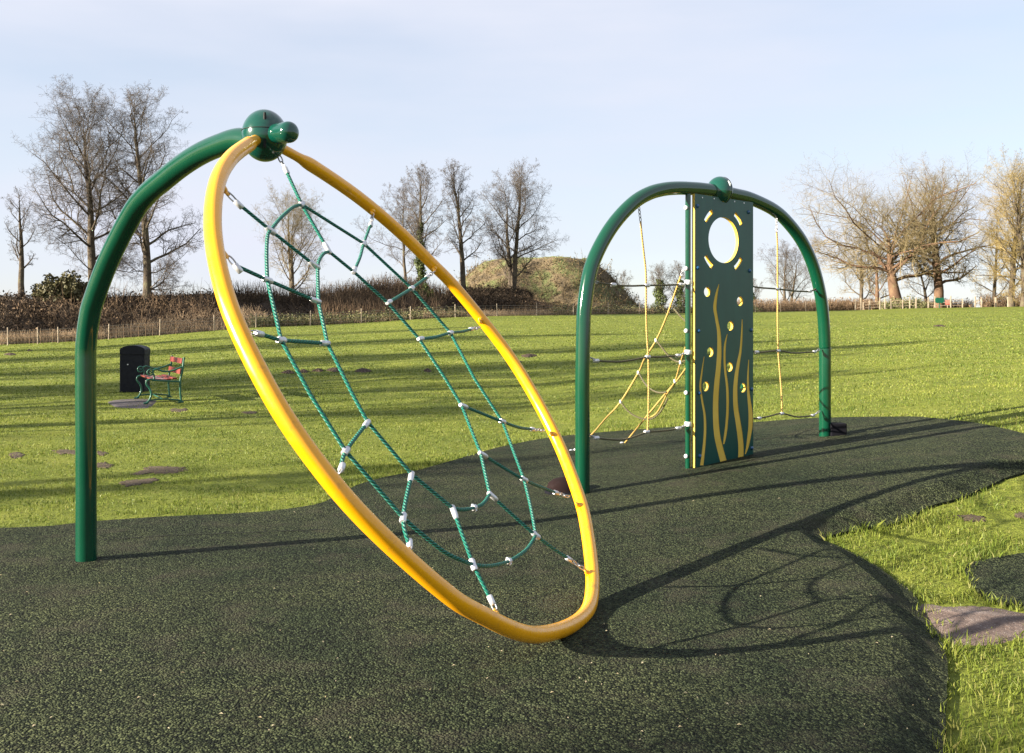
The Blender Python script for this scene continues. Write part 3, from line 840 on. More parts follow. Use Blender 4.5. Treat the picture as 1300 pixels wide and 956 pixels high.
def sheet(name, outs, t0, t1, mats, side_mat):
    """flat board with openings: filled curve, thickened, turned into a mesh"""
    cu = bpy.data.curves.new('c', 'CURVE'); cu.dimensions = '2D'; cu.fill_mode = 'BOTH'; cu.extrude = (t1-t0)/2
    for o_ in outs:
        sp = cu.splines.new('POLY'); sp.points.add(len(o_)-1)
        for i, p in enumerate(o_): sp.points[i].co = (p[0], p[1], 0, 1)
        sp.use_cyclic_u = True
    co = bpy.data.objects.new('c', cu); COL.objects.link(co)
    dg = bpy.context.evaluated_depsgraph_get(); me = bpy.data.meshes.new_from_object(co.evaluated_get(dg))
    bpy.data.objects.remove(co); bpy.data.curves.remove(cu)
    tm = (t0+t1)/2
    flat = [abs(p.normal.z) > .5 for p in me.polygons]
    for v in me.vertices:
        q = O+AD*v.co.x+np.array([0, 0, 1])*v.co.y+AN*(v.co.z+tm); v.co = q
    me.materials.clear()
    for m in mats: me.materials.append(m)
    for p, fl in zip(me.polygons, flat): p.material_index = 0 if fl else side_mat; p.use_smooth = False
    me.update(); me.name = name
    return me
TH = .030
core = sheet('climbing_board', [outline]+holes, -TH/2, TH/2-.0032, [M['board_core']], 0)
bo = bpy.data.objects.new('climbing_board', core); COL.objects.link(bo); bo.parent = arch_t; bo.matrix_parent_inverse = parent_world(arch_t).inverted()
for nm, t0, t1, op in (('front_skin', TH/2-.003, TH/2, holes+wave_out), ('back_skin', -TH/2-.003, -TH/2-.0002, holes)):
    me = sheet(nm, [outline]+op, t0, t1, [M['board'], M['board_core']], 1)
    o = bpy.data.objects.new(nm, me); COL.objects.link(o); o.parent = bo; o.matrix_parent_inverse = parent_world(bo).inverted()
up = np.array([0, 0, 1.])
for px, py in [(883.8, 261.7), (884, 340), (885.2, 420), (886, 499), (886.6, 578.6), (948.7, 269.6), (950, 344), (952, 419), (952.5, 494), (952.6, 568.6)]:
    c = bd(px, py)+AN*TH/2
    MB().tube([c-AN*.002, c+AN*.004, c+AN*.014, c+AN*.019], [.020, .020, .014, .005], 16).build('bolt', M['blue'], bo)
for px, py in [(890, 251), (905, 252.5), (931, 256), (943, 258)]:
    c = bd(px, py)+AN*TH/2; MB().tube([c-AN*.002, c+AN*.003], [.008, .007], 10).build('screw', M['alu'], bo)
# upright poles carrying the board, with caps and grips on the outer side
for s, base in ((0, O-AD*.035-AN*.038), (1, O+AD*(W-.06)-AN*.065)):
    top = ap(875, 244)[2] if s == 0 else ap(950, 252)[2]
    b = base.copy(); b[2] = tz(b[0], b[1])-.1; tpt = b.copy(); tpt[2] = top
    MB().tube(straight(b, tpt, 4), .026, 20).build('upright', M['green'], arch_t)
    if s == 0:
        for py in (264, 341, 420, 498.5, 579):
            c = ap(871, py, -.0)+0; c = np.array([b[0], b[1], c[2]])-AD*.026
            MB().tube([c, c-AD*.006, c-AD*.014, c-AD*.018], [.021, .021, .016, .006], 14).build('bolt_cap', M['white_cap'], arch_t)
        for py in (358.5, 447, 538):
            c = np.array([b[0], b[1], ap(874.5, py)[2]])
            MB().tube([c-up*.022, c-up*.016, c+up*.016, c+up*.022], [.029, .034, .034, .029], 18).build('pole_clamp', M['white_cap'], arch_t)

Y_, K_ = M['rope_yellow'], M['rope_dark']
def arope(pts, mat, r=.0085, off=0.0, name='rope'): return rope([ap(x, y, off) for x, y in pts], r, mat, arch_t, name)
def chain(a, b, parent, n=3, w=.011, t=.004):
    a = np.array(a); b = np.array(b); D = b-a; L = np.linalg.norm(D); D = D/L; s_ = np.cross(D, AN+np.array([0, 0, .01])); s_ /= np.linalg.norm(s_); s2 = np.cross(D, s_)
    mb = MB()
    for i in range(n):
        c = a+D*L*(i+.5)/n; s1 = s_ if i % 2 else s2; hl = L/n*.62
        mb.tube([c+D*hl*math.cos(q)+s1*w*math.sin(q) for q in np.linspace(0, 2*math.pi, 13)[:-1]], t, 6, False, closed=True)
    mb.build('chain', M['chain'], parent)
def aclamp(px, py, d, L=.03, r=.017, off=0, mat=None, nm='rope_clamp'):
    c = ap(px, py, off); d = np.array(d, float); d /= np.linalg.norm(d)
    MB().tube([c-d*L, c-d*L*.8, c+d*L*.8, c+d*L], [r*.7, r, r, r*.7], 10).build(nm, mat or M['alu'], arch_t)
# left net
chain(ap(811, 262), ap(813.3, 281), arch_t, 4)
arope([(813.3, 281), (814.5, 296), (817.3, 321), (820, 349), (820.3, 399), (821.5, 430), (823, 452.7), (823.5, 500), (822.3, 546)], Y_, .0085)
arope([(759, 359), (779.5, 361.8), (800, 363), (821.3, 362.3), (845, 362), (865, 361.3)], K_)
arope([(757, 458), (782.8, 459.3), (800, 457.5), (822, 453.4), (840, 453.2), (860.6, 451.4)], K_)
arope([(757, 556), (775, 558), (792.8, 558), (808, 553.5), (822, 548.6), (836, 547.5), (850.6, 546), (862, 543.5)], K_)
for a, b in [((747, 355), (760, 359.2)), ((747, 452.7), (757, 458)), ((747, 552), (758, 556)), ((865, 361.3), (874, 358)), ((860, 451.4), (874, 447)), ((861, 543.8), (874, 538))]:
    chain(ap(*a), ap(*b), arch_t, 2, .009)
for a in [(779, 361.5), (757, 458), (757, 556), (865, 361.3), (861, 451.5), (861, 543.8), (822.5, 453), (821.5, 362.3), (821, 548.2)]:
    aclamp(a[0], a[1], AD)
# right net
chain(ap(985.6, 277), ap(986, 295), arch_t, 4)
arope([(986, 294), (987, 315), (987.2, 367), (987.2, 409), (988, 445), (990.5, 477), (992.3, 501), (992.7, 525)], Y_)
arope([(954.6, 362.3), (961, 364.8), (987, 366.9), (1011, 369.6), (1028, 369.8), (1035, 367)], K_)
arope([(956, 446), (964, 447.5), (988.3, 445.2), (1008, 448.3), (1035, 446.5)], K_)
arope([(957, 531), (964, 531), (978, 528), (992.7, 525), (1012.5, 529.3), (1033, 527.4)], K_)
for a, b in [((1034, 369), (1042, 365)), ((1034, 446.5), (1041, 443.5)), ((1032, 527.4), (1041, 522))]: chain(ap(*a), ap(*b), arch_t, 2, .009)
for a in [(1028, 369.8), (1034, 446.5), (1032, 527.4), (961, 447), (964, 531), (988.2, 445.3), (992.6, 525), (987, 366.9)]: aclamp(a[0], a[1], AD, .026, .015)
# sloping net from the back of the board to the ground behind
gA = ground(727.5, 574); gB = ground(792, 564.5)
top1 = ap(867.5, 342, -.12); top2 = ap(871.5, 440, -.12); top3 = ap(873, 464, -.12)
def slope(px, py, a, b, ta, tb):
    """point on the sight line at the depth the rope has there"""
    t = (ta-0)
    return at(px, py, a+(b-a)*t)
def deep(pts, y0, y1):
    n = len(pts); return [at(x, y, y0+(y1-y0)*i/(n-1)) for i, (x, y) in enumerate(pts)]
A_ = deep([(864.5, 350), (847, 400), (833, 432), (818.6, 455), (810.5, 473), (788, 510), (770, 530), (750.7, 552), (730, 571.5)], top1[1], gA[1])
rope(A_, .0095, Y_, arch_t)
B_ = deep([(872, 466), (858, 485), (845.5, 499), (823, 526), (806, 547), (793, 562.5)], top3[1], gB[1])
rope(B_, .0095, Y_, arch_t)
B2 = deep([(870.6, 440), (864, 460), (857, 484), (848, 498), (840.5, 513), (833, 525), (823, 531)], top2[1], B_[3][1])
rope(B2, .0085, Y_, arch_t)
rope(deep([(833, 432), (840, 441), (850, 453), (858, 458.5), (864, 459.5)], A_[2][1], B2[1][1]), .009, K_, arch_t)
rope(deep([(864, 459.5), (868, 458.5), (873, 456.5)], B2[1][1], top3[1]), .009, K_, arch_t)
rope(deep([(810.5, 473), (818, 486), (826, 494), (836, 498.5), (846, 498)], A_[4][1], B2[2][1]), .009, K_, arch_t)
rope(deep([(788, 510), (796, 520.5), (806, 528), (816, 531.5), (826, 532), (834, 527.5), (841, 519), (848, 505)], A_[5][1], B_[2][1]), .009, K_, arch_t)
rope(deep([(852, 388), (858, 395), (866, 404), (873, 410)], A_[1][1], top1[1]), .009, K_, arch_t)
chain(top1, A_[0], arch_t, 3); 
for q, w_ in ((A_[-1], gA), (B_[-1], gB)):
    e = np.array([w_[0]-.02, w_[1]+.02, tz(w_[0], w_[1])])
    MB().tube([e-up*.02, e+up*.01, e+up*.03], [.04, .035, .015], 14).build('ground_anchor', M['alu'], arch_t)
for c in (A_[2], A_[4], A_[5], B2[1], B2[2], A_[-1]):
    MB().tube([c-up*.02, c-up*.012, c+up*.012, c+up*.02], [.010, .016, .016, .010], 10).build('rope_clamp', M['alu'], arch_t)

# stepping pods by the arch feet
g = ground(720, 629)
pd = empty('stepping_pod', (g[0]-.02, g[1]+.1, g[2])); tag(pd, 'low dark brown domed rubber step beside the left foot of the green arch', 'step')
mb = MB(); c = np.array([g[0]-.02, g[1]+.1, g[2]]); mb.tube([c+up*z for z in (-.02, .05, .095, .125, .14, .146)], [.15, .155, .14, .10, .05, .012], 32)
mb.build('dome', M['pod'], pd)
mb = MB(); mb.tube([c+up*z for z in (-.02, .03, .034)], [.175, .172, .15], 32); mb.build('base', M['box'], pd)
g = ground(1065, 555.5); hx = .085
pb = empty('stepping_block', (g[0], g[1]+.08, g[2])); tag(pb, 'black square rubber block standing on the rubber beside the right foot of the arch', 'step')
MB().box(np.array([g[0]+.002, g[1]+.08, g[2]+.075]), [np.array([hx, 0, 0]), np.array([0, .085, 0]), np.array([0, 0, .075])]).build('block', M['box'], pb, .012)

# ------------------------------------------------------------------ litter bin
g = ground(171, 498); bz = g[2]-.02; by = g[1]+.25; bx = (173.7-650)/F*g[1]-.13
bn = empty('litter_bin', (bx, by, bz), R(7)); tag(bn, 'black plastic litter bin with a domed top standing behind the bench', 'litter bin')
k = g[1]/F; w2 = 30.7*k/2; H = 60.7*k; dep = .27
rz = R(7); ex = np.array([math.cos(rz), math.sin(rz), 0]); ey = np.array([-math.sin(rz), math.cos(rz), 0]); bo_ = np.array([bx, by, bz])
def dome_outline(w, h0, h1, n=14, c=.03):
    o_ = [(-w, .03), (-w+.02, 0), (w-.02, 0), (w, .03), (w, h0)]
    for i in range(1, n): a = math.pi*i/n; o_.append((w*math.copysign(abs(math.cos(a))**.62, math.cos(a)), h0+(h1-h0)*math.sin(a)**.8))
    o_.append((-w, h0)); return o_
MB().prism(dome_outline(w2*.97, H*.80, H*.86), bo_, ex, up, ey, -dep*.96, dep*.96).build('body', M['black'], bn, .01)
MB().prism([(-w2, H*.80)]+[(w2, H*.80)]+[(w2*math.cos(math.pi*i/16), H*.90+H*.10*math.sin(math.pi*i/16)) for i in range(17)], bo_, ex, up, ey, -dep, dep).build('hood', M['black'], bn, .012)
MB().box(bo_-ex*(w2*.97)+up*H*.865+0*ey, [ex*.012, ey*.17, up*.075*H]).build('opening', M['dark'], bn)
MB().box(bo_-ey*(dep*.96+.002)+up*H*.45, [ex*w2*.80, ey*.003, up*.34*H]).build('door_panel', M['black'], bn, .002)
MB().box(bo_-ex*(w2*.97+.004)+up*H*.40, [ex*.005, ey*.25, up*.38*H]).build('door', paint('grey_side', (.09, .09, .09), .5, .1, .2), bn, .003)
c = bo_-ey*(dep*.96+.004)+up*H*.60-ex*w2*.35
MB().tube([c+ey*.006, c-ey*.006], .014, 12).build('lock', M['alu'], bn)

# ------------------------------------------------------------------ bench
bf = ground(186.5, 514); az = math.atan2(.89, -.45)       # direction of its length
ld = np.array([-.45, .893, 0]); ld /= np.linalg.norm(ld); bd_ = np.array([ld[1], -ld[0], 0])   # front -> back
BL = 1.55; BO = np.array([bf[0], bf[1], 0])
bz = tz(*(BO+ld*.7+bd_*.3)[:2])+.01
BO[2] = bz
bench = empty('park_bench', BO); tag(bench, 'small park bench with scrolled green iron ends and worn red slats', 'bench')
def fr(x, z, s): return BO+bd_*x+up*z+ld*s
for s in (0.0, BL):
    mb = MB()
    C = lambda pts, r=.017, per=6: mb.tube(catmull([fr(x, z, s) for x, z in pts], per), r, 8)
    C([(-.03, 0), (.03, .05), (.075, .16), (.055, .27), (-.005, .36), (.0, .43), (.06, .455), (.12, .44)], .019)      # front leg S
    C([(.04, .06), (.2, .075), (.4, .07), (.60, .045)], .015)                                                      # stretcher
    C([(.62, 0), (.60, .2), (.60, .42), (.64, .62), (.67, .86)], .02)                                              # rear leg and back
    C([(.09, .44), (.3, .42), (.59, .40)], .017)                                                                   # seat rail
    C([(.12, .44), (.13, .52), (.10, .60), (.17, .645), (.3, .60), (.45, .61), (.63, .68)], .017)                  # arm
    # scroll
    mb.tube([fr(.06+.055*math.cos(a), .585+.055*math.sin(a), s) for a in np.linspace(0, 2*math.pi, 17)[:-1]], .013, 8, False, closed=True)
    mb.tube([fr(.06+.018*math.cos(a), .585+.018*math.sin(a), s) for a in np.linspace(0, 2*math.pi, 11)[:-1]], .010, 6, False, closed=True)
    C([(-.06, .008), (0, .012), (.03, .03)], .02); C([(.56, .012), (.66, .012)], .018)
    mb.build('end_frame', M['bench_green'], bench)
for i, x in enumerate((.10, .20, .30, .40, .50)):
    z = .462-.02*math.sin((x-.1)/.4*3.14)
    MB().box(fr(x, z, BL/2), [bd_*.042, ld*(BL/2-.01), up*.014]).build('seat_slat', M['slat_worn'] if i in (1, 2) else M['slat'], bench, .006)
for x, z in ((.625, .59), (.655, .79)):
    t_ = np.array([0, 0, 1])*.985+bd_*.15
    MB().box(fr(x-.02, z, BL/2), [bd_*.013, ld*(BL/2-.01), t_*.05]).build('back_slat', M['slat'], bench, .006)
MB().tube([fr(.3, .07, 0), fr(.3, .07, BL)], .012, 8).build('tie_bar', M['bench_green'], bench)

# ------------------------------------------------------------------ fences
def xy_f(px, back=0.0):
    D = float(Df(px))+back; x = (px-650)/F*D; return np.array([x, D, tz(x, D)])
def wire_fence():
    th = empty('wire_fence', xy_f(400)); tag(th, 'long low wire fence on pale wooden posts along the far edge of the field', 'fence')
    px = [-230, -160, -95, -40, 10, 48, 74, 138, 203, 272, 325, 394, 459, 521, 578, 631, 681, 728, 772, 812, 850, 888, 924, 959, 991, 1023, 1052]
    r = random.Random(4); P = [xy_f(p) for p in px]
    for p, q in zip(px, P):
        h = r.uniform(1.12, 1.3); t = r.uniform(-.03, .03)
        MB().tube([q+up*-.1, q+up*h*.5+np.array([t*.5, 0, 0]), q+up*h+np.array([t, 0, 0]), q+up*(h+.02)+np.array([t, 0, 0])], [.045, .042, .04, .02], 7).build('fence_post', M['timber'], th)
    S0, S1 = [], []
    for h in (.2, .5, .8, 1.02):
        for a, b in zip(P[:-1], P[1:]): S0.append(a+up*h); S1.append(b+up*h)
    V, Fq = prisms(S0, S1, np.full(len(S0), .011), np.full(len(S0), .011), 3)
    np_mesh('wire', V, Fq, M['wire'], th)
    # thin droppers between posts
    S0, S1 = [], []
    for a, b in zip(P[:-1], P[1:]):
        for i in range(1, 7):
            c = a+(b-a)*i/7; S0.append(c+up*.0); S1.append(c+up*(1.0+r.uniform(-.04, .03)))
    V, Fq = prisms(S0, S1, np.full(len(S0), .014), np.full(len(S0), .014), 3)
    tag(np_mesh('droppers', V, Fq, M['scrub_red'], th), kind='stuff')
wire_fence()
def rail_fence(name, pxs, label, hs, back=0, rails=(.35, .75, 1.08)):
    th = empty(name, xy_f(pxs[0], back)); tag(th, label, 'fence')
    P = [xy_f(p, back) for p in pxs]
    for q, h in zip(P, hs):
        MB().box(q+up*(h/2-.05), [np.array([.065, 0, 0]), np.array([0, .06, 0]), up*(h/2+.05)]).build('fence_post', M['timber'], th, .01)
    for a, b in zip(P[:-1], P[1:]):
        D = b-a; L = np.linalg.norm(D); D /= L; s = np.cross(D, up); s /= np.linalg.norm(s)
        for h in rails: MB().box((a+b)/2+up*h-s*.09, [D*L/2, s*.02, up*.028]).build('rail', M['rail'], th)
rail_fence('timber_fence', [1086, 1093], 'narrow pair of pale gate posts at the left end of the timber fence', [1.45, 1.6])
rail_fence('timber_fence', [1117, 1123.5], 'short pale timber kissing gate frame below the leaning oak', [1.55, 1.4], .0, (.3, .6, .9, 1.2))
rail_fence('timber_fence', [1131, 1146, 1155, 1163], 'pale post and rail fence right below the leaning oak trunk', [1.3, 1.15, 1.45, 1.4], .5)
rail_fence('timber_fence', [1178.5, 1187, 1207, 1222], 'post and rail fence crossing behind the green sign', [1.5, 1.6, 1.6, 1.2], 3)
rail_fence('timber_fence', [1238, 1246], 'lone short pale rail between two posts at the right of the field', [1.4, 1.3], 0, (.5, .9))
rail_fence('timber_fence', [1096, 1117], 'low shaded rails between the gate posts and kissing gate', [1.1, 1.1], 2.5)
for i, p in enumerate((1264, 1280, 1104)):
    q = xy_f(p, 1.5); o = MB().box(q+up*.6, [np.array([.09, 0, 0]), np.array([0, .09, 0]), up*.65]).build('wooden_post', M['timber'], None, .01)
    tag(o, ['lone pale post on the grass brow left of the golden trees', 'pale post closest to the trunks of the golden trees', 'thin pale post standing before the low timber rails'][i], 'post')
# signs by the oak
q = xy_f(1192.5, -3); sg = empty('sign_board', q); tag(sg, 'green twin-lobed board on a single green post in front of the right oak', 'sign')
MB().tube([q, q+up*1.0], .06, 8).build('post', M['sign_green'], sg)
w_ = .55; o_ = [(-w_, .78), (-w_*.5, .62), (0, .7), (w_*.5, .6), (w_, .8), (w_*1.05, 1.25), (w_*.6, 1.36), (0, 1.3), (-w_*.6, 1.36), (-w_*1.05, 1.2)]
MB().prism(o_, q, (1, 0, 0), (0, 0, 1), (0, 1, 0), -.12, -.06).build('board', M['sign_green'], sg, .01)
q = xy_f(1203, -3); sg = empty('sign_board', q); tag(sg, 'small faded red notice board just right of the green sign', 'sign')
MB().tube([q, q+up*.9], .045, 8).build('post', M['timber'], sg)
MB().prism([(-.28, .42), (.26, .45), (.28, 1.02), (-.25, 1.0)], q, (1, 0, 0), (0, 0, 1), (0, 1, 0), -.1, -.05).build('board', M['sign_red'], sg, .01)

# ------------------------------------------------------------------ banks and mound
BX = [-400, -100, 0, 100, 270, 330, 400, 440, 480, 520, 560, 600, 660, 690, 730]
BY = [372, 374, 376, 377, 374, 374, 379, 375, 367, 366, 378, 372, 372, 384, 396]
def bank_z(px, t):
    """t 0..1 from foot to ridge"""
    D = Df(px)+3; zb = Zf(px)-.1; Dt = D+11
    zt_ = CAMH+(HY-np.interp(px, BX, BY))/F*Dt
    return D+11*t, zb+(zt_-zb)*smooth(t*.92+.04)
def make_bank():
    px = np.linspace(-420, 728, 240); ts = np.concatenate([np.linspace(0, 1, 14), [1.3, 1.9, 2.6]])
    V = []
    for t in ts:
        D, z = bank_z(px, min(t, 1.0)); D = Df(px)+3+11*t
        zz_ = z if t <= 1 else z-(t-1)*(z-Zf(px))*.6
        zz_ = zz_+.25*fbm(px*.05+9, t*3+0*px, 3)*(1 if t > 0 else 0)
        V.append(np.stack([(px-650)/F*D, D, zz_-(.3 if t == 0 else 0)], 1))
    V = np.array(V); ny, nx = V.shape[:2]
    i = np.arange(nx-1)[None, :]+np.arange(ny-1)[:, None]*nx
    Fq = np.stack([i, i+1, i+nx+1, i+nx], -1).reshape(-1, 4)
    tag(np_mesh('earth_bank', V.reshape(-1, 3), Fq, M['soil_dark'], sm=True), kind='structure')
make_bank()
MC = np.array([3.9, 140.0]); MZ0 = 2.3; MZ1 = CAMH+(HY-325.5)/F*134
def mound_z(x, y):
    a = np.arctan2(y-MC[1], x-MC[0]); r = np.hypot(x-MC[0], y-MC[1])*(1+.05*np.sin(3*a+1)+.03*np.sin(7*a))
    h = np.interp(r, [0, 6.3, 7.6, 9.5, 12.5, 15, 17.5], [1, .985, .93, .74, .36, .10, -.05])
    return MZ0+(MZ1-MZ0)*h+.5*fbm(x*.45, y*.45, 4)*(h < .985)
def mound_mat():
    t = NT('mound_soil')
    c = t.ramp(t.noise(.35, 6, .6), [(.34, (.06, .045, .025)), (.47, (.15, .11, .06)), (.58, (.095, .115, .035)), (.72, (.19, .13, .08))])
    g_ = t._g; sx = t.n.new('ShaderNodeSeparateXYZ'); t.link(g_.outputs['Normal'], sx.inputs[0])
    c = t.mix(t.ramp(sx.outputs[2], [(.93, (0, 0, 0)), (.985, (1, 1, 1))]), c, (.17, .21, .05))
    t.bump(t.noise(2.2, 6, .7), .9, .3)
    return t.set(Base_Color=c, Roughness=.95)
o = grid_object('castle_mound', np.linspace(MC[0]-18.5, MC[0]+18.5, 110), np.linspace(MC[1]-18.5, MC[1]+18.5, 110), mound_z, mound_mat())
tag(o, kind='structure')

# ------------------------------------------------------------------ scrub
def strands(P, H, rad, rs, lean=.5, segs=2, arch=0.0):
    n = len(P); a = rs.rand(n)*6.283; l = rs.rand(n)*lean
    d = np.stack([np.cos(a)*l, np.sin(a)*l, np.ones(n)], 1); d /= np.linalg.norm(d, axis=1, keepdims=True)
    S0, S1, A, B = [], [], [], []
    p = P.copy(); 
    for k in range(segs):
        q = p+d*(H/segs)[:, None]
        S0.append(p); S1.append(q); A.append(rad*(1-k/segs*.7)); B.append(rad*(1-(k+1)/segs*.7))
        p = q; d = d+rs.randn(n, 3)*.22; d[:, 2] -= arch; d /= np.linalg.norm(d, axis=1, keepdims=True)
    return prisms(np.concatenate(S0), np.concatenate(S1), np.concatenate(A), np.concatenate(B), 3), p
def leaves(P, size, rs):
    n = len(P); A = rs.randn(n, 3); A /= np.linalg.norm(A, axis=1, keepdims=True)
    B = np.cross(A, rs.randn(n, 3)); B /= np.linalg.norm(B, axis=1, keepdims=True)
    s = (size*(.5+rs.rand(n)))[:, None]
    V = np.stack([P-A*s, P-B*s*.55, P+A*s, P+B*s*.55], 1).reshape(-1, 3)
    return V, (np.arange(n)*4)[:, None]+np.arange(4)[None, :]
def merge(parts):
    V = []; Fq = []; o_ = 0
    for v, f in parts: V.append(v); Fq.append(f+o_); o_ += len(v)
    return np.concatenate(V), np.concatenate(Fq)
rs = np.random.RandomState(11)
def bank_pts(n, px0, px1, t0, t1, clump=0):
    px = px0+rs.rand(n)*(px1-px0); t = t0+rs.rand(n)*(t1-t0)
    if clump:
        kp = rs.rand(n) < .5+clump*fbm(px*.06, t*4, 3); px, t = px[kp], t[kp]
    D, z = bank_z(px, np.clip(t, 0, 1)); D = Df(px)+3+11*t
    return np.stack([(px-650)/F*D, D, z-.1], 1)
def scrub(name, mat, label, groups, cat='scrub'):
    parts = []
    for P, h, rad, lean, arch, nl, ls in groups:
        H = h*(.45+.75*rs.rand(len(P)))
        (v, f), tip = strands(P, H, np.full(len(P), rad), rs, lean, 3, arch); parts.append((v, f))
        if nl:
            idx = rs.randint(0, len(P), nl); t = rs.rand(nl)[:, None]
            Q = P[idx]*(1-t)+tip[idx]*t+rs.randn(nl, 3)*.18
            parts.append(leaves(Q, ls, rs))
    V, Fq = merge(parts); o = np_mesh(name, V, Fq, mat)
    tag(o, label, cat, kind='stuff'); return o
scrub('scrub', M['scrub_dark'], 'dark leafless scrub covering the earth bank behind the fence', [
    (bank_pts(13000, -420, 560, .15, 1.0), .48, .02, 1.1, .15, 34000, .10),
    (bank_pts(4500, 570, 675, .2, 1.0), 1.1, .022, .8, .1, 9000, .11),
    (bank_pts(2500, 270, 560, .6, 1.0), 1.5, .02, .3, .0, 0, .1)])
scrub('scrub', M['scrub_red'], 'russet twiggy bushes along the top and foot of the bank', [
    (bank_pts(3200, 405, 580, .5, 1.05, .6), 1.7, .022, .5, .0, 3000, .07),
    (bank_pts(3600, -420, 270, .0, .75, .9), .8, .02, 1.0, .15, 9000, .10),
    (bank_pts(1500, 60, 280, .3, 1.0, .6), 2.0, .022, 1.3, .25, 0, .1),
    (bank_pts(900, 400, 560, .0, .5), 2.0, .028, .25, .0, 0, .1),
    (bank_pts(1500, 660, 735, .0, .6), 1.2, .02, .8, .1, 3500, .09)])
def strip(n, px0, px1, b0, b1):
    px = px0+rs.rand(n)*(px1-px0); D = Df(px)+b0+rs.rand(n)*(b1-b0); x = (px-650)/F*D
    return np.stack([x, D, terrain(x, D)-.05], 1)
def slope_strip(n, px0, px1, t1):
    px = px0+rs.rand(n)*(px1-px0); t = rs.rand(n)*np.interp(px, [-420, 100, 150, 250, 330, 345], [.12, .12, .2, .42, .45, .1])
    D, z = bank_z(px, t); return np.stack([(px-650)/F*D, D, z-.05], 1)
scrub('dry_grass', M['dry_grass'], 'pinkish dry grass along the foot of the bank by the fence', [
    (slope_strip(9000, -420, 345, 1), .95, .014, .6, .1, 0, .1),
    (strip(5000, 540, 830, .5, 3.5), .75, .013, .6, .1, 0, .1), (strip(2500, 330, 560, .5, 3.5), .55, .013, .6, .1, 0, .1)], 'dry grass')
scrub('brambles', M['bramble'], 'low mixed green and straw brambles just behind the wire fence', [
    (strip(3500, 320, 590, .8, 6.5), 1.0, .016, 1.2, .25, 30000, .085),
    (strip(2500, 700, 960, .8, 6.5), 1.0, .016, 1.2, .2, 18000, .10),
    (strip(600, 1120, 1175, 4, 9), 1.6, .02, 1.2, .2, 6000, .11)], 'brambles')
def mound_pts(n, rmax=16.5, rmin=5.5, front=True):
    a = rs.rand(n)*math.pi*1.25+math.pi*.875; r = np.sqrt(rs.rand(n)*(rmax**2-rmin**2)+rmin**2)
    x = MC[0]+r*np.cos(a); y = MC[1]+r*np.sin(a); return np.stack([x, y, mound_z(x, y)-.08], 1)
scrub('bracken', M['scrub_ochre'], 'tangled ochre bracken and brambles on the side of the castle mound', [
    (mound_pts(6500, 16.5, 7.6), .45, .018, 1.1, .2, 15000, .08), (mound_pts(260, 15, 8), 1.9, .035, .7, .1, 2500, .11), (mound_pts(700, 15.5, 9), 1.4, .025, .8, .1, 0, .1), (strip(2200, 655, 800, 5, 12), 1.3, .03, .9, .15, 7000, .10)], 'bracken')
scrub('scrub', M['scrub_red'], 'distant russet hedge line low behind the right part of the fence', [
    (strip(4200, 925, 1110, 12, 26), 2.0, .035, .5, .0, 9000, .12), (strip(1800, 1060, 1235, 14, 26), 1.6, .035, .6, .0, 4500, .12), (strip(900, 1245, 1330, 8, 18), 2.2, .035, .6, 0, 2000, .12)])

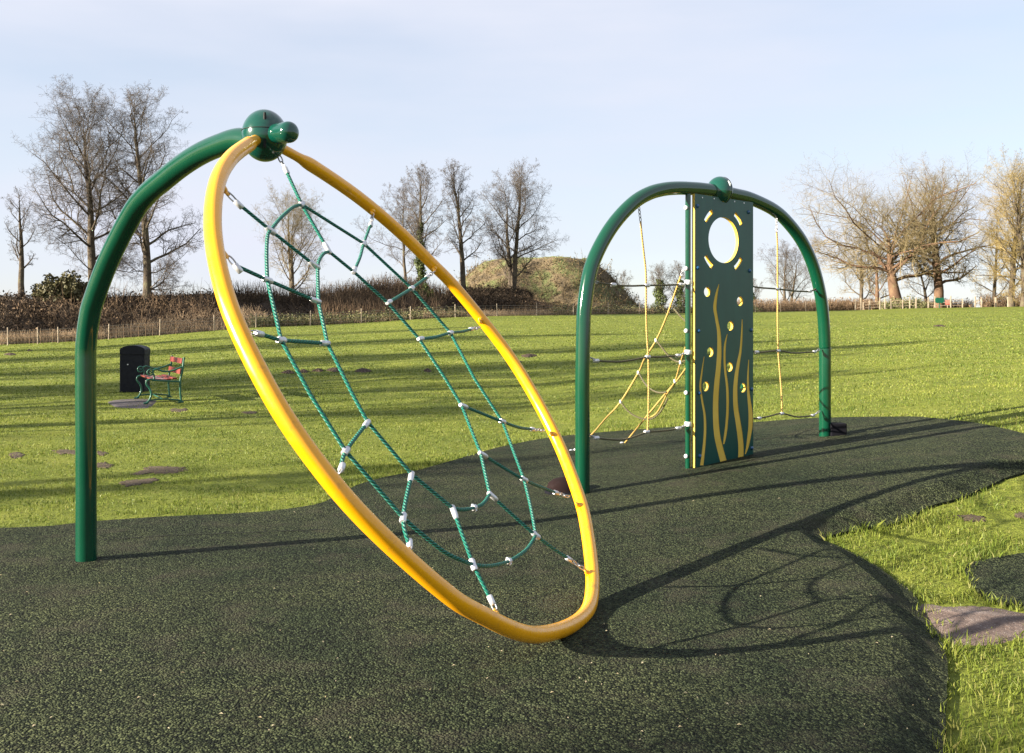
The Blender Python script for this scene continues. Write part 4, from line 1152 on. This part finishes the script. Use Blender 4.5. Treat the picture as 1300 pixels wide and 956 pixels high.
# ------------------------------------------------------------------ trees
def grow_tree(seed, H, spread, first=.3, leader=True, limbs=14, up_=.55, droop=0., r0=None, lean=(0, 0), forks=1, dens=1.0, twig=.0078, wob=.12, low=0):
    """returns trunk tubes [(pts, radii)] and twig segment arrays"""
    r = random.Random(seed); rn = np.random.RandomState(seed)
    r0 = r0 or H*.018
    tubes = []; S0, S1, A, B = [], [], [], []
    def profile(t):
        # crown radius as a fraction of spread for relative height t
        u = (t-first)/(1-first); u = min(max(u, 0), 1)
        return (.62+.38*math.sin(math.pi*min(1, u*.9+.15)))*(1-.12*u)
    fine3 = []
    def branch(p, d, L, rad, lev):
        if lev == 3: fine3.append((p, d, L, rad)); return
        n = 6 if lev == 1 else (4 if lev == 2 else 3)
        pts = [p]; dirs = [d]; rads = [rad]; end = max(twig*.6, rad*(.22 if lev < 3 else .5))
        tro = {1: .10, 2: .07, 3: .03, 4: .0}[lev]
        for k in range(n):
            d = d+rn.randn(3)*(wob+.05*lev); d[2] += tro-droop*(.5 if lev > 1 else .25); d = d/np.linalg.norm(d)
            p = p+d*L/n; pts.append(p); dirs.append(d); rads.append(rad+(end-rad)*(k+1)/n)
        if lev == 1: tubes.append((pts, rads))
        else:
            for k in range(n): S0.append(pts[k]); S1.append(pts[k+1]); A.append(rads[k]); B.append(rads[k+1])
        cnt = {1: int((6+L*1.7)*dens), 2: int(7*dens+1), 3: int(5*dens+.5)}[lev]
        for c in range(cnt):
            t = (.18+.82*(c+r.random())/cnt) if lev < 3 else (.15+.85*r.random()); k = min(int(t*n), n-1); f = t*n-k
            q = pts[k]*(1-f)+pts[k+1]*f
            base = dirs[k]
            s = rn.randn(3); s -= base*(s@base); s /= np.linalg.norm(s)+1e-6
            nd = base*.68+s*(.8+.3*r.random()); nd[2] += .12-droop; nd /= np.linalg.norm(nd)
            ratio = {1: .42, 2: .5, 3: .55}[lev]
            branch(q, nd, L*ratio*(1.15-.55*t)*r.uniform(.7, 1.2), max(twig*.7, (rads[k])*.5), lev+1)
    for fk in range(forks):
        fa = r.uniform(0, 6.28) if forks > 1 else 0
        p = np.array([0., 0, 0]); n = 12; pts = [p+(np.array([math.cos(fa), math.sin(fa), 0])*r0*.9 if forks > 1 else 0)]
        rads = [r0*1.25/(forks**.4)]; d = np.array([lean[0], lean[1], 1.])
        if forks > 1: d[:2] += .035*np.array([math.cos(fa), math.sin(fa)])
        d /= np.linalg.norm(d); top = H if leader else H*.62
        top *= (1 if fk == 0 else r.uniform(.8, .95))
        for k in range(n):
            d = d+rn.randn(3)*.035; d[2] += .05; d /= np.linalg.norm(d)
            pts.append(pts[-1]+d*top/n); t = (k+1)/n
            rads.append(r0/(forks**.4)*((1-t)**.75*.93+.07))
        tubes.append((pts, rads))
        nl = int(limbs/forks)+1
        for c in range(nl):
            t = first+(.985-first)*(c+r.random()*.8)/nl
            tt = t if leader else first/.62*1.0+(1-first/.62)*(c+r.random())/nl
            tt = min(.99, tt); k = min(int(tt*n), n-1); f = tt*n-k
            q = pts[k]*(1-f)+pts[k+1]*f
            ang = c*2.4+r.uniform(-.4, .4)+fk
            hrel = q[2]/H
            el = up_*(1 if leader else .8)+.55*hrel*(1 if leader else .5)
            dd = np.array([math.cos(ang)*math.cos(el), math.sin(ang)*math.cos(el), math.sin(el)])
            L = spread*profile(hrel)*r.uniform(.8, 1.15)
            if not leader: L = max(L, (H-q[2])*.75*r.uniform(.8, 1.1)) if el > .6 else L
            branch(q, dd, L, max(.03, rads[k]*.36), 1)
        # whips at the leader's tip
        for c in range(5):
            dd = rn.randn(3)*.4; dd[2] = 1; dd /= np.linalg.norm(dd)
            branch(pts[-1-(c % 2)], dd, spread*.38, .03, 2)
        for c in range(low):
            t = r.uniform(.12, first); k = int(t*n); ang = r.uniform(0, 6.28)
            branch(pts[k], np.array([math.cos(ang), math.sin(ang), .15]), spread*r.uniform(.5, .8), .06, 1)
    # the two finest orders of twigs, all at once
    P = np.array([f[0] for f in fine3]); D = np.array([f[1] for f in fine3]); L = np.array([f[2] for f in fine3]); Rd = np.array([f[3] for f in fine3])
    tro, n_ = {3: .03, 4: 0.}, 3
    for lev in (3, 4):
        pts = [P]; dirs = [D]; rads = [Rd]; end = np.maximum(twig*.6, Rd*.5); p, d = P, D
        for k in range(n_):
            d = d+rn.randn(*d.shape)*(wob+.05*lev); d[:, 2] += tro[lev]-droop*.5; d /= np.linalg.norm(d, axis=1, keepdims=True)
            p = p+d*(L/n_)[:, None]; pts.append(p); dirs.append(d); rads.append(Rd+(end-Rd)*(k+1)/n_)
        for k in range(n_): S0.extend(pts[k]); S1.extend(pts[k+1]); A.extend(rads[k]); B.extend(rads[k+1])
        if lev == 4: break
        cn = max(1, int(5*dens+.5)); m = len(P)
        PT = np.stack(pts, 1); DT = np.stack(dirs, 1); RT = np.stack(rads, 1)
        t = .15+.84*rn.rand(m, cn); k = np.minimum((t*n_).astype(int), n_-1); f = (t*n_-k)[..., None]; I = np.arange(m)[:, None]
        q = (PT[I, k]*(1-f)+PT[I, k+1]*f).reshape(-1, 3); base = DT[I, k].reshape(-1, 3)
        s = rn.randn(len(q), 3); s -= base*(s*base).sum(1, keepdims=True); s /= np.linalg.norm(s, axis=1, keepdims=True)
        D = base*.6+s*1.0; D[:, 2] += .12-droop; D /= np.linalg.norm(D, axis=1, keepdims=True)
        L = (L[:, None]*.55*(1.15-.55*t)*(.7+.5*rn.rand(m, cn))).ravel(); Rd = np.maximum(twig*.7, RT[I, k].ravel()*.5); P = q
    return tubes, (np.array(S0), np.array(S1), np.array(A), np.array(B)), twig
def tree(name, loc, label, data, bark, twm, group=None, rz=0.0, ivy=None, cat='tree', ivy_r=.5):
    tubes, (S0, S1, A, B), twig = data
    t = empty(name, loc); tag(t, label, cat, group)
    off = np.array(loc, float)
    mb = MB()
    for i, (p, r_) in enumerate(tubes): mb.tube([q+off for q in p], r_, 9 if r_[0] > .2 else 6, False)
    tr = mb.build('trunk', bark, t)
    V, Fq = prisms(S0+off, S1+off, A, B, 3)
    cr_ = np_mesh('crown', V, Fq, twm, t)
    if ivy:
        z0, z1, n, rad = ivy; rr_ = np.random.RandomState(len(label))
        mainp, mainr = tubes[0]; P = []
        zs = z0+(z1-z0)*rr_.rand(n); zp = np.array([q[2] for q in mainp])
        for z in zs:
            x = np.interp(z, zp, [q[0] for q in mainp]); y = np.interp(z, zp, [q[1] for q in mainp])
            a = rr_.rand()*6.28; k = rad*(.4+.6*rr_.rand())*(1-.6*((z-z0)/(z1-z0))**2)*(1+.4*math.sin(z*2.3+a))
            P.append((x+math.cos(a)*k, y+math.sin(a)*k, z))
        V, Fq = leaves(np.array(P)+off, .12, rr_); np_mesh('ivy', V, Fq, M['ivy'], t)
    return t
def spin(t, a):
    t.rotation_euler.z = a; return t
def bank_loc(px, t=1.0, dy=0):
    D, z = bank_z(px, t); D = float(D)+dy; return ((px-650)/F*D, D, float(z)-.3)
def top_h(px, ytop, loc): return CAMH+(HY-ytop)/F*loc[1]-loc[2]
BG = 'bare trees beyond the field'
def T(seed, px, ytop, wpx, label, loc=None, depth=None, basez=None, bark='bark', twm='twig', **kw):
    if loc is None:
        if depth is None: loc = bank_loc(px)
        else:
            x = (px-650)/F*depth; loc = (x, depth, (basez if basez is not None else tz(x, depth))-.2)
    H = top_h(px, ytop, loc)*kw.pop('hk', .86); spread = wpx/2/F*loc[1]*kw.pop('wk', .95)*1.42
    ivy = kw.pop('ivy', None)
    data = grow_tree(seed, H, spread, **kw)
    if ivy: ivy = (ivy[0]*H, ivy[1]*H, ivy[2], ivy[3])
    return tree('bare_tree', loc, label, data, M[bark], M[twm], BG, ivy=ivy)
T1 = T(21, 118, 95, 150, hk=.77, wk=1.12, label='tall bare tree with two long left limbs, behind the top of the arched post', first=.22, limbs=22, up_=.5, low=4, r0=.42, dens=1.1, wob=.14)
T2 = T(5, 187, 103, 120, 'tall bare tree rising just left of the yellow ring, right of the tallest one', loc=bank_loc(187, .75), first=.20, limbs=22, up_=.42, wk=1.1, droop=.02, low=6, r0=.40, dens=1.05, wob=.14)
T(8, 27, 236, 62, 'small bare tree with a broken top at the far left edge', first=.3, limbs=10, up_=.5, r0=.28, dens=.85)
T(31, 366, 250, 110, 'broad pale bare tree seen through the rope net of the ring', depth=118, basez=3.6, first=.22, limbs=16, up_=.55, forks=2, twm='twig_ochre', r0=.42)
T(41, 516, 236, 90, 'slender bare tree standing left of the ivy-clad trunk', depth=112, basez=3.9, first=.3, limbs=12, up_=.35, r0=.22)
T(44, 536, 201, 80, 'bare tree with its trunk wrapped in green ivy', depth=106, basez=3.8, first=.3, limbs=16, up_=.5, r0=.36, ivy=(.2, .66, 2600, .55))
T(47, 588, 195, 76, 'narrow upright bare tree in front of the left side of the mound', loc=bank_loc(588, .9), first=.28, limbs=16, up_=.75, r0=.34)
T(52, 646, 205, 100, 'many-stemmed bare tree in front of the middle of the mound', loc=bank_loc(646, .9), first=.15, limbs=24, up_=.5, forks=3, r0=.50, dens=1.05)
T(61, 1000, 316, 76, 'small round-crowned bare tree framed by the right side of the arch', depth=185, first=.2, limbs=14, up_=.5, forks=2, r0=.45)
T(63, 1141, 205, 200, 'big spreading oak with a thick trunk leaning left', depth=140, first=.25, leader=False, limbs=19, up_=.5, r0=.95, lean=(-.14, 0), bark='bark_oak', twm='twig_ochre', wob=.2, dens=.84, wk=1.05, hk=.80)
T(66, 1191, 201, 130, 'upright oak with a thick dark trunk behind the green sign', depth=142, first=.22, limbs=24, up_=.35, r0=.74, bark='bark_oak', twm='twig_ochre', wob=.18, dens=.8, hk=.78)
T(67, 1092, 300, 76, 'low pale bare tree left of the leaning oak', depth=165, first=.2, limbs=12, up_=.5, r0=.4, twm='twig_ochre')
T(68, 1114, 318, 56, 'small bare tree close to the left of the leaning oak trunk', depth=160, first=.2, limbs=10, up_=.5, r0=.42, bark='bark_oak', twm='twig_ochre')
T(69, 1178, 330, 60, 'small leaning bare tree between the two oaks', depth=150, first=.25, limbs=9, up_=.4, r0=.3, lean=(-.25, 0), twm='twig_ochre')
T(71, 1284, 200, 130, 'golden-twigged tree left of the pair at the right edge', depth=132, hk=.8, first=.15, limbs=26, up_=.35, r0=.42, twm='twig_gold', dens=.9, low=3, wk=.72)
T(72, 1300, 190, 140, 'golden-twigged tree cut off by the right edge of the picture', depth=128, first=.15, limbs=26, up_=.35, r0=.42, twm='twig_gold', dens=.9, low=3, wk=.72)
T(73, 1262, 262, 80, 'smaller golden tree at the left side of the golden trees', depth=138, first=.12, limbs=16, up_=.4, r0=.28, twm='twig_gold', low=3, dens=.9, wk=.75)
T(76, 787, 343, 36, 'tiny distant ivy-grown tree left of the green arch rope', depth=200, first=.25, limbs=8, up_=.5, r0=.3, ivy=(.1, .8, 1500, 1.0))
T(77, 837, 337, 46, 'distant ivy column tree, left of the two behind the sloping net', depth=175, first=.2, limbs=12, up_=.6, r0=.3, ivy=(.02, .86, 4200, 1.35))
T(78, 864, 338, 46, 'distant ivy column tree beside the left pole of the board', depth=175, first=.2, limbs=12, up_=.6, r0=.3, ivy=(.02, .86, 4200, 1.25))
T(79, 957, 355, 34, 'distant small bare tree just right of the climbing board', depth=180, first=.25, limbs=8, up_=.5, r0=.3, ivy=(.05, .8, 1500, .7))
T(80, 1340, 215, 150, 'golden tree', depth=126, first=.15, limbs=18, up_=.35, r0=.45, twm='twig_gold') if False else None
# the round evergreen bush on the bank
def bush(loc, rx, rzz, label, n=5200, mat='evergreen', sz=.15):
    t = empty('evergreen_bush', loc); tag(t, label, 'bush'); r_ = np.random.RandomState(n)
    P = r_.randn(n, 3); P /= np.linalg.norm(P, axis=1, keepdims=True); P *= (.55+.45*r_.rand(n))[:, None]*(1+.22*np.sin(P[:, :1]*9)*np.cos(P[:, 2:]*7))
    P[:, 2] = np.abs(P[:, 2]); P = P*np.array([rx, rx, rzz])+np.array(loc)
    V, Fq = leaves(P, sz, r_); np_mesh('foliage', V, Fq, M[mat], t)
    MB().tube([np.array(loc), np.array(loc)+up*rzz*.7], [.12, .04], 7).build('stem', M['bark'], t)
bush(bank_loc(83, .95), 2.5, 2.3, 'rounded dull green evergreen bush on top of the bank below the tall tree')
l = bank_loc(62, .9); bush(l, 1.3, 1.3, 'smaller dull green bush left of the rounded bush on the bank', 2000)
l = bank_loc(537, .7); bush(l, 1.6, 1.7, 'dark green ivy clump at the foot of the ivy-clad tree', 2600, 'ivy', .13)

# bare trees left of the picture: only their long shadows reach into it
def shadow_tree(seed, x, y, H, spread, label, dens=.75):
    data = grow_tree(seed, H, spread, first=.3, limbs=18, up_=.45, r0=H*.028, dens=dens*.85, twig=.028)
    tree('bare_tree', (x, y, tz(x, y)-.2), label, data, M['bark'], M['twig'], 'bare trees left of the field')
SH = [(-27, 7.0, 11, 3.2, .7), (-31, 12, 13, 3.6, .75), (-24, .6, 8, 2.2, .6), (-38, 11.5, 17, 4.2, .85), (-44, 18, 18, 4.6, .85), (-52, 27, 19, 5.2, .85), (-62, 41, 20, 6, .85), (-75, 62, 21, 7, .9),
      (-26, -8.5, 9, 3.4, .5), (-47, 7.5, 20, 4.6, .85), (-56, 14, 22, 5.5, .85), (-33, -14, 11, 4.5, .5), (-66, 24, 23, 6, .85), (-29, 9.6, 12, 3.0, .75), (-33, 15, 14, 3.6, .8)]
NM = ['%s' % n for n in ('slim', 'leaning', 'smallest', 'forked', 'broad', 'rounded', 'tall', 'gnarled', 'hindmost', 'pale', 'frontmost', 'crooked', 'thick-limbed', 'high', 'squat', 'sparse', 'bent')]
for i, (x, y, H, w_, dn) in enumerate(SH):
    shadow_tree(90+i, x, y, H, w_, NM[i]+' bare tree of the row left of the field, out of view', dn)
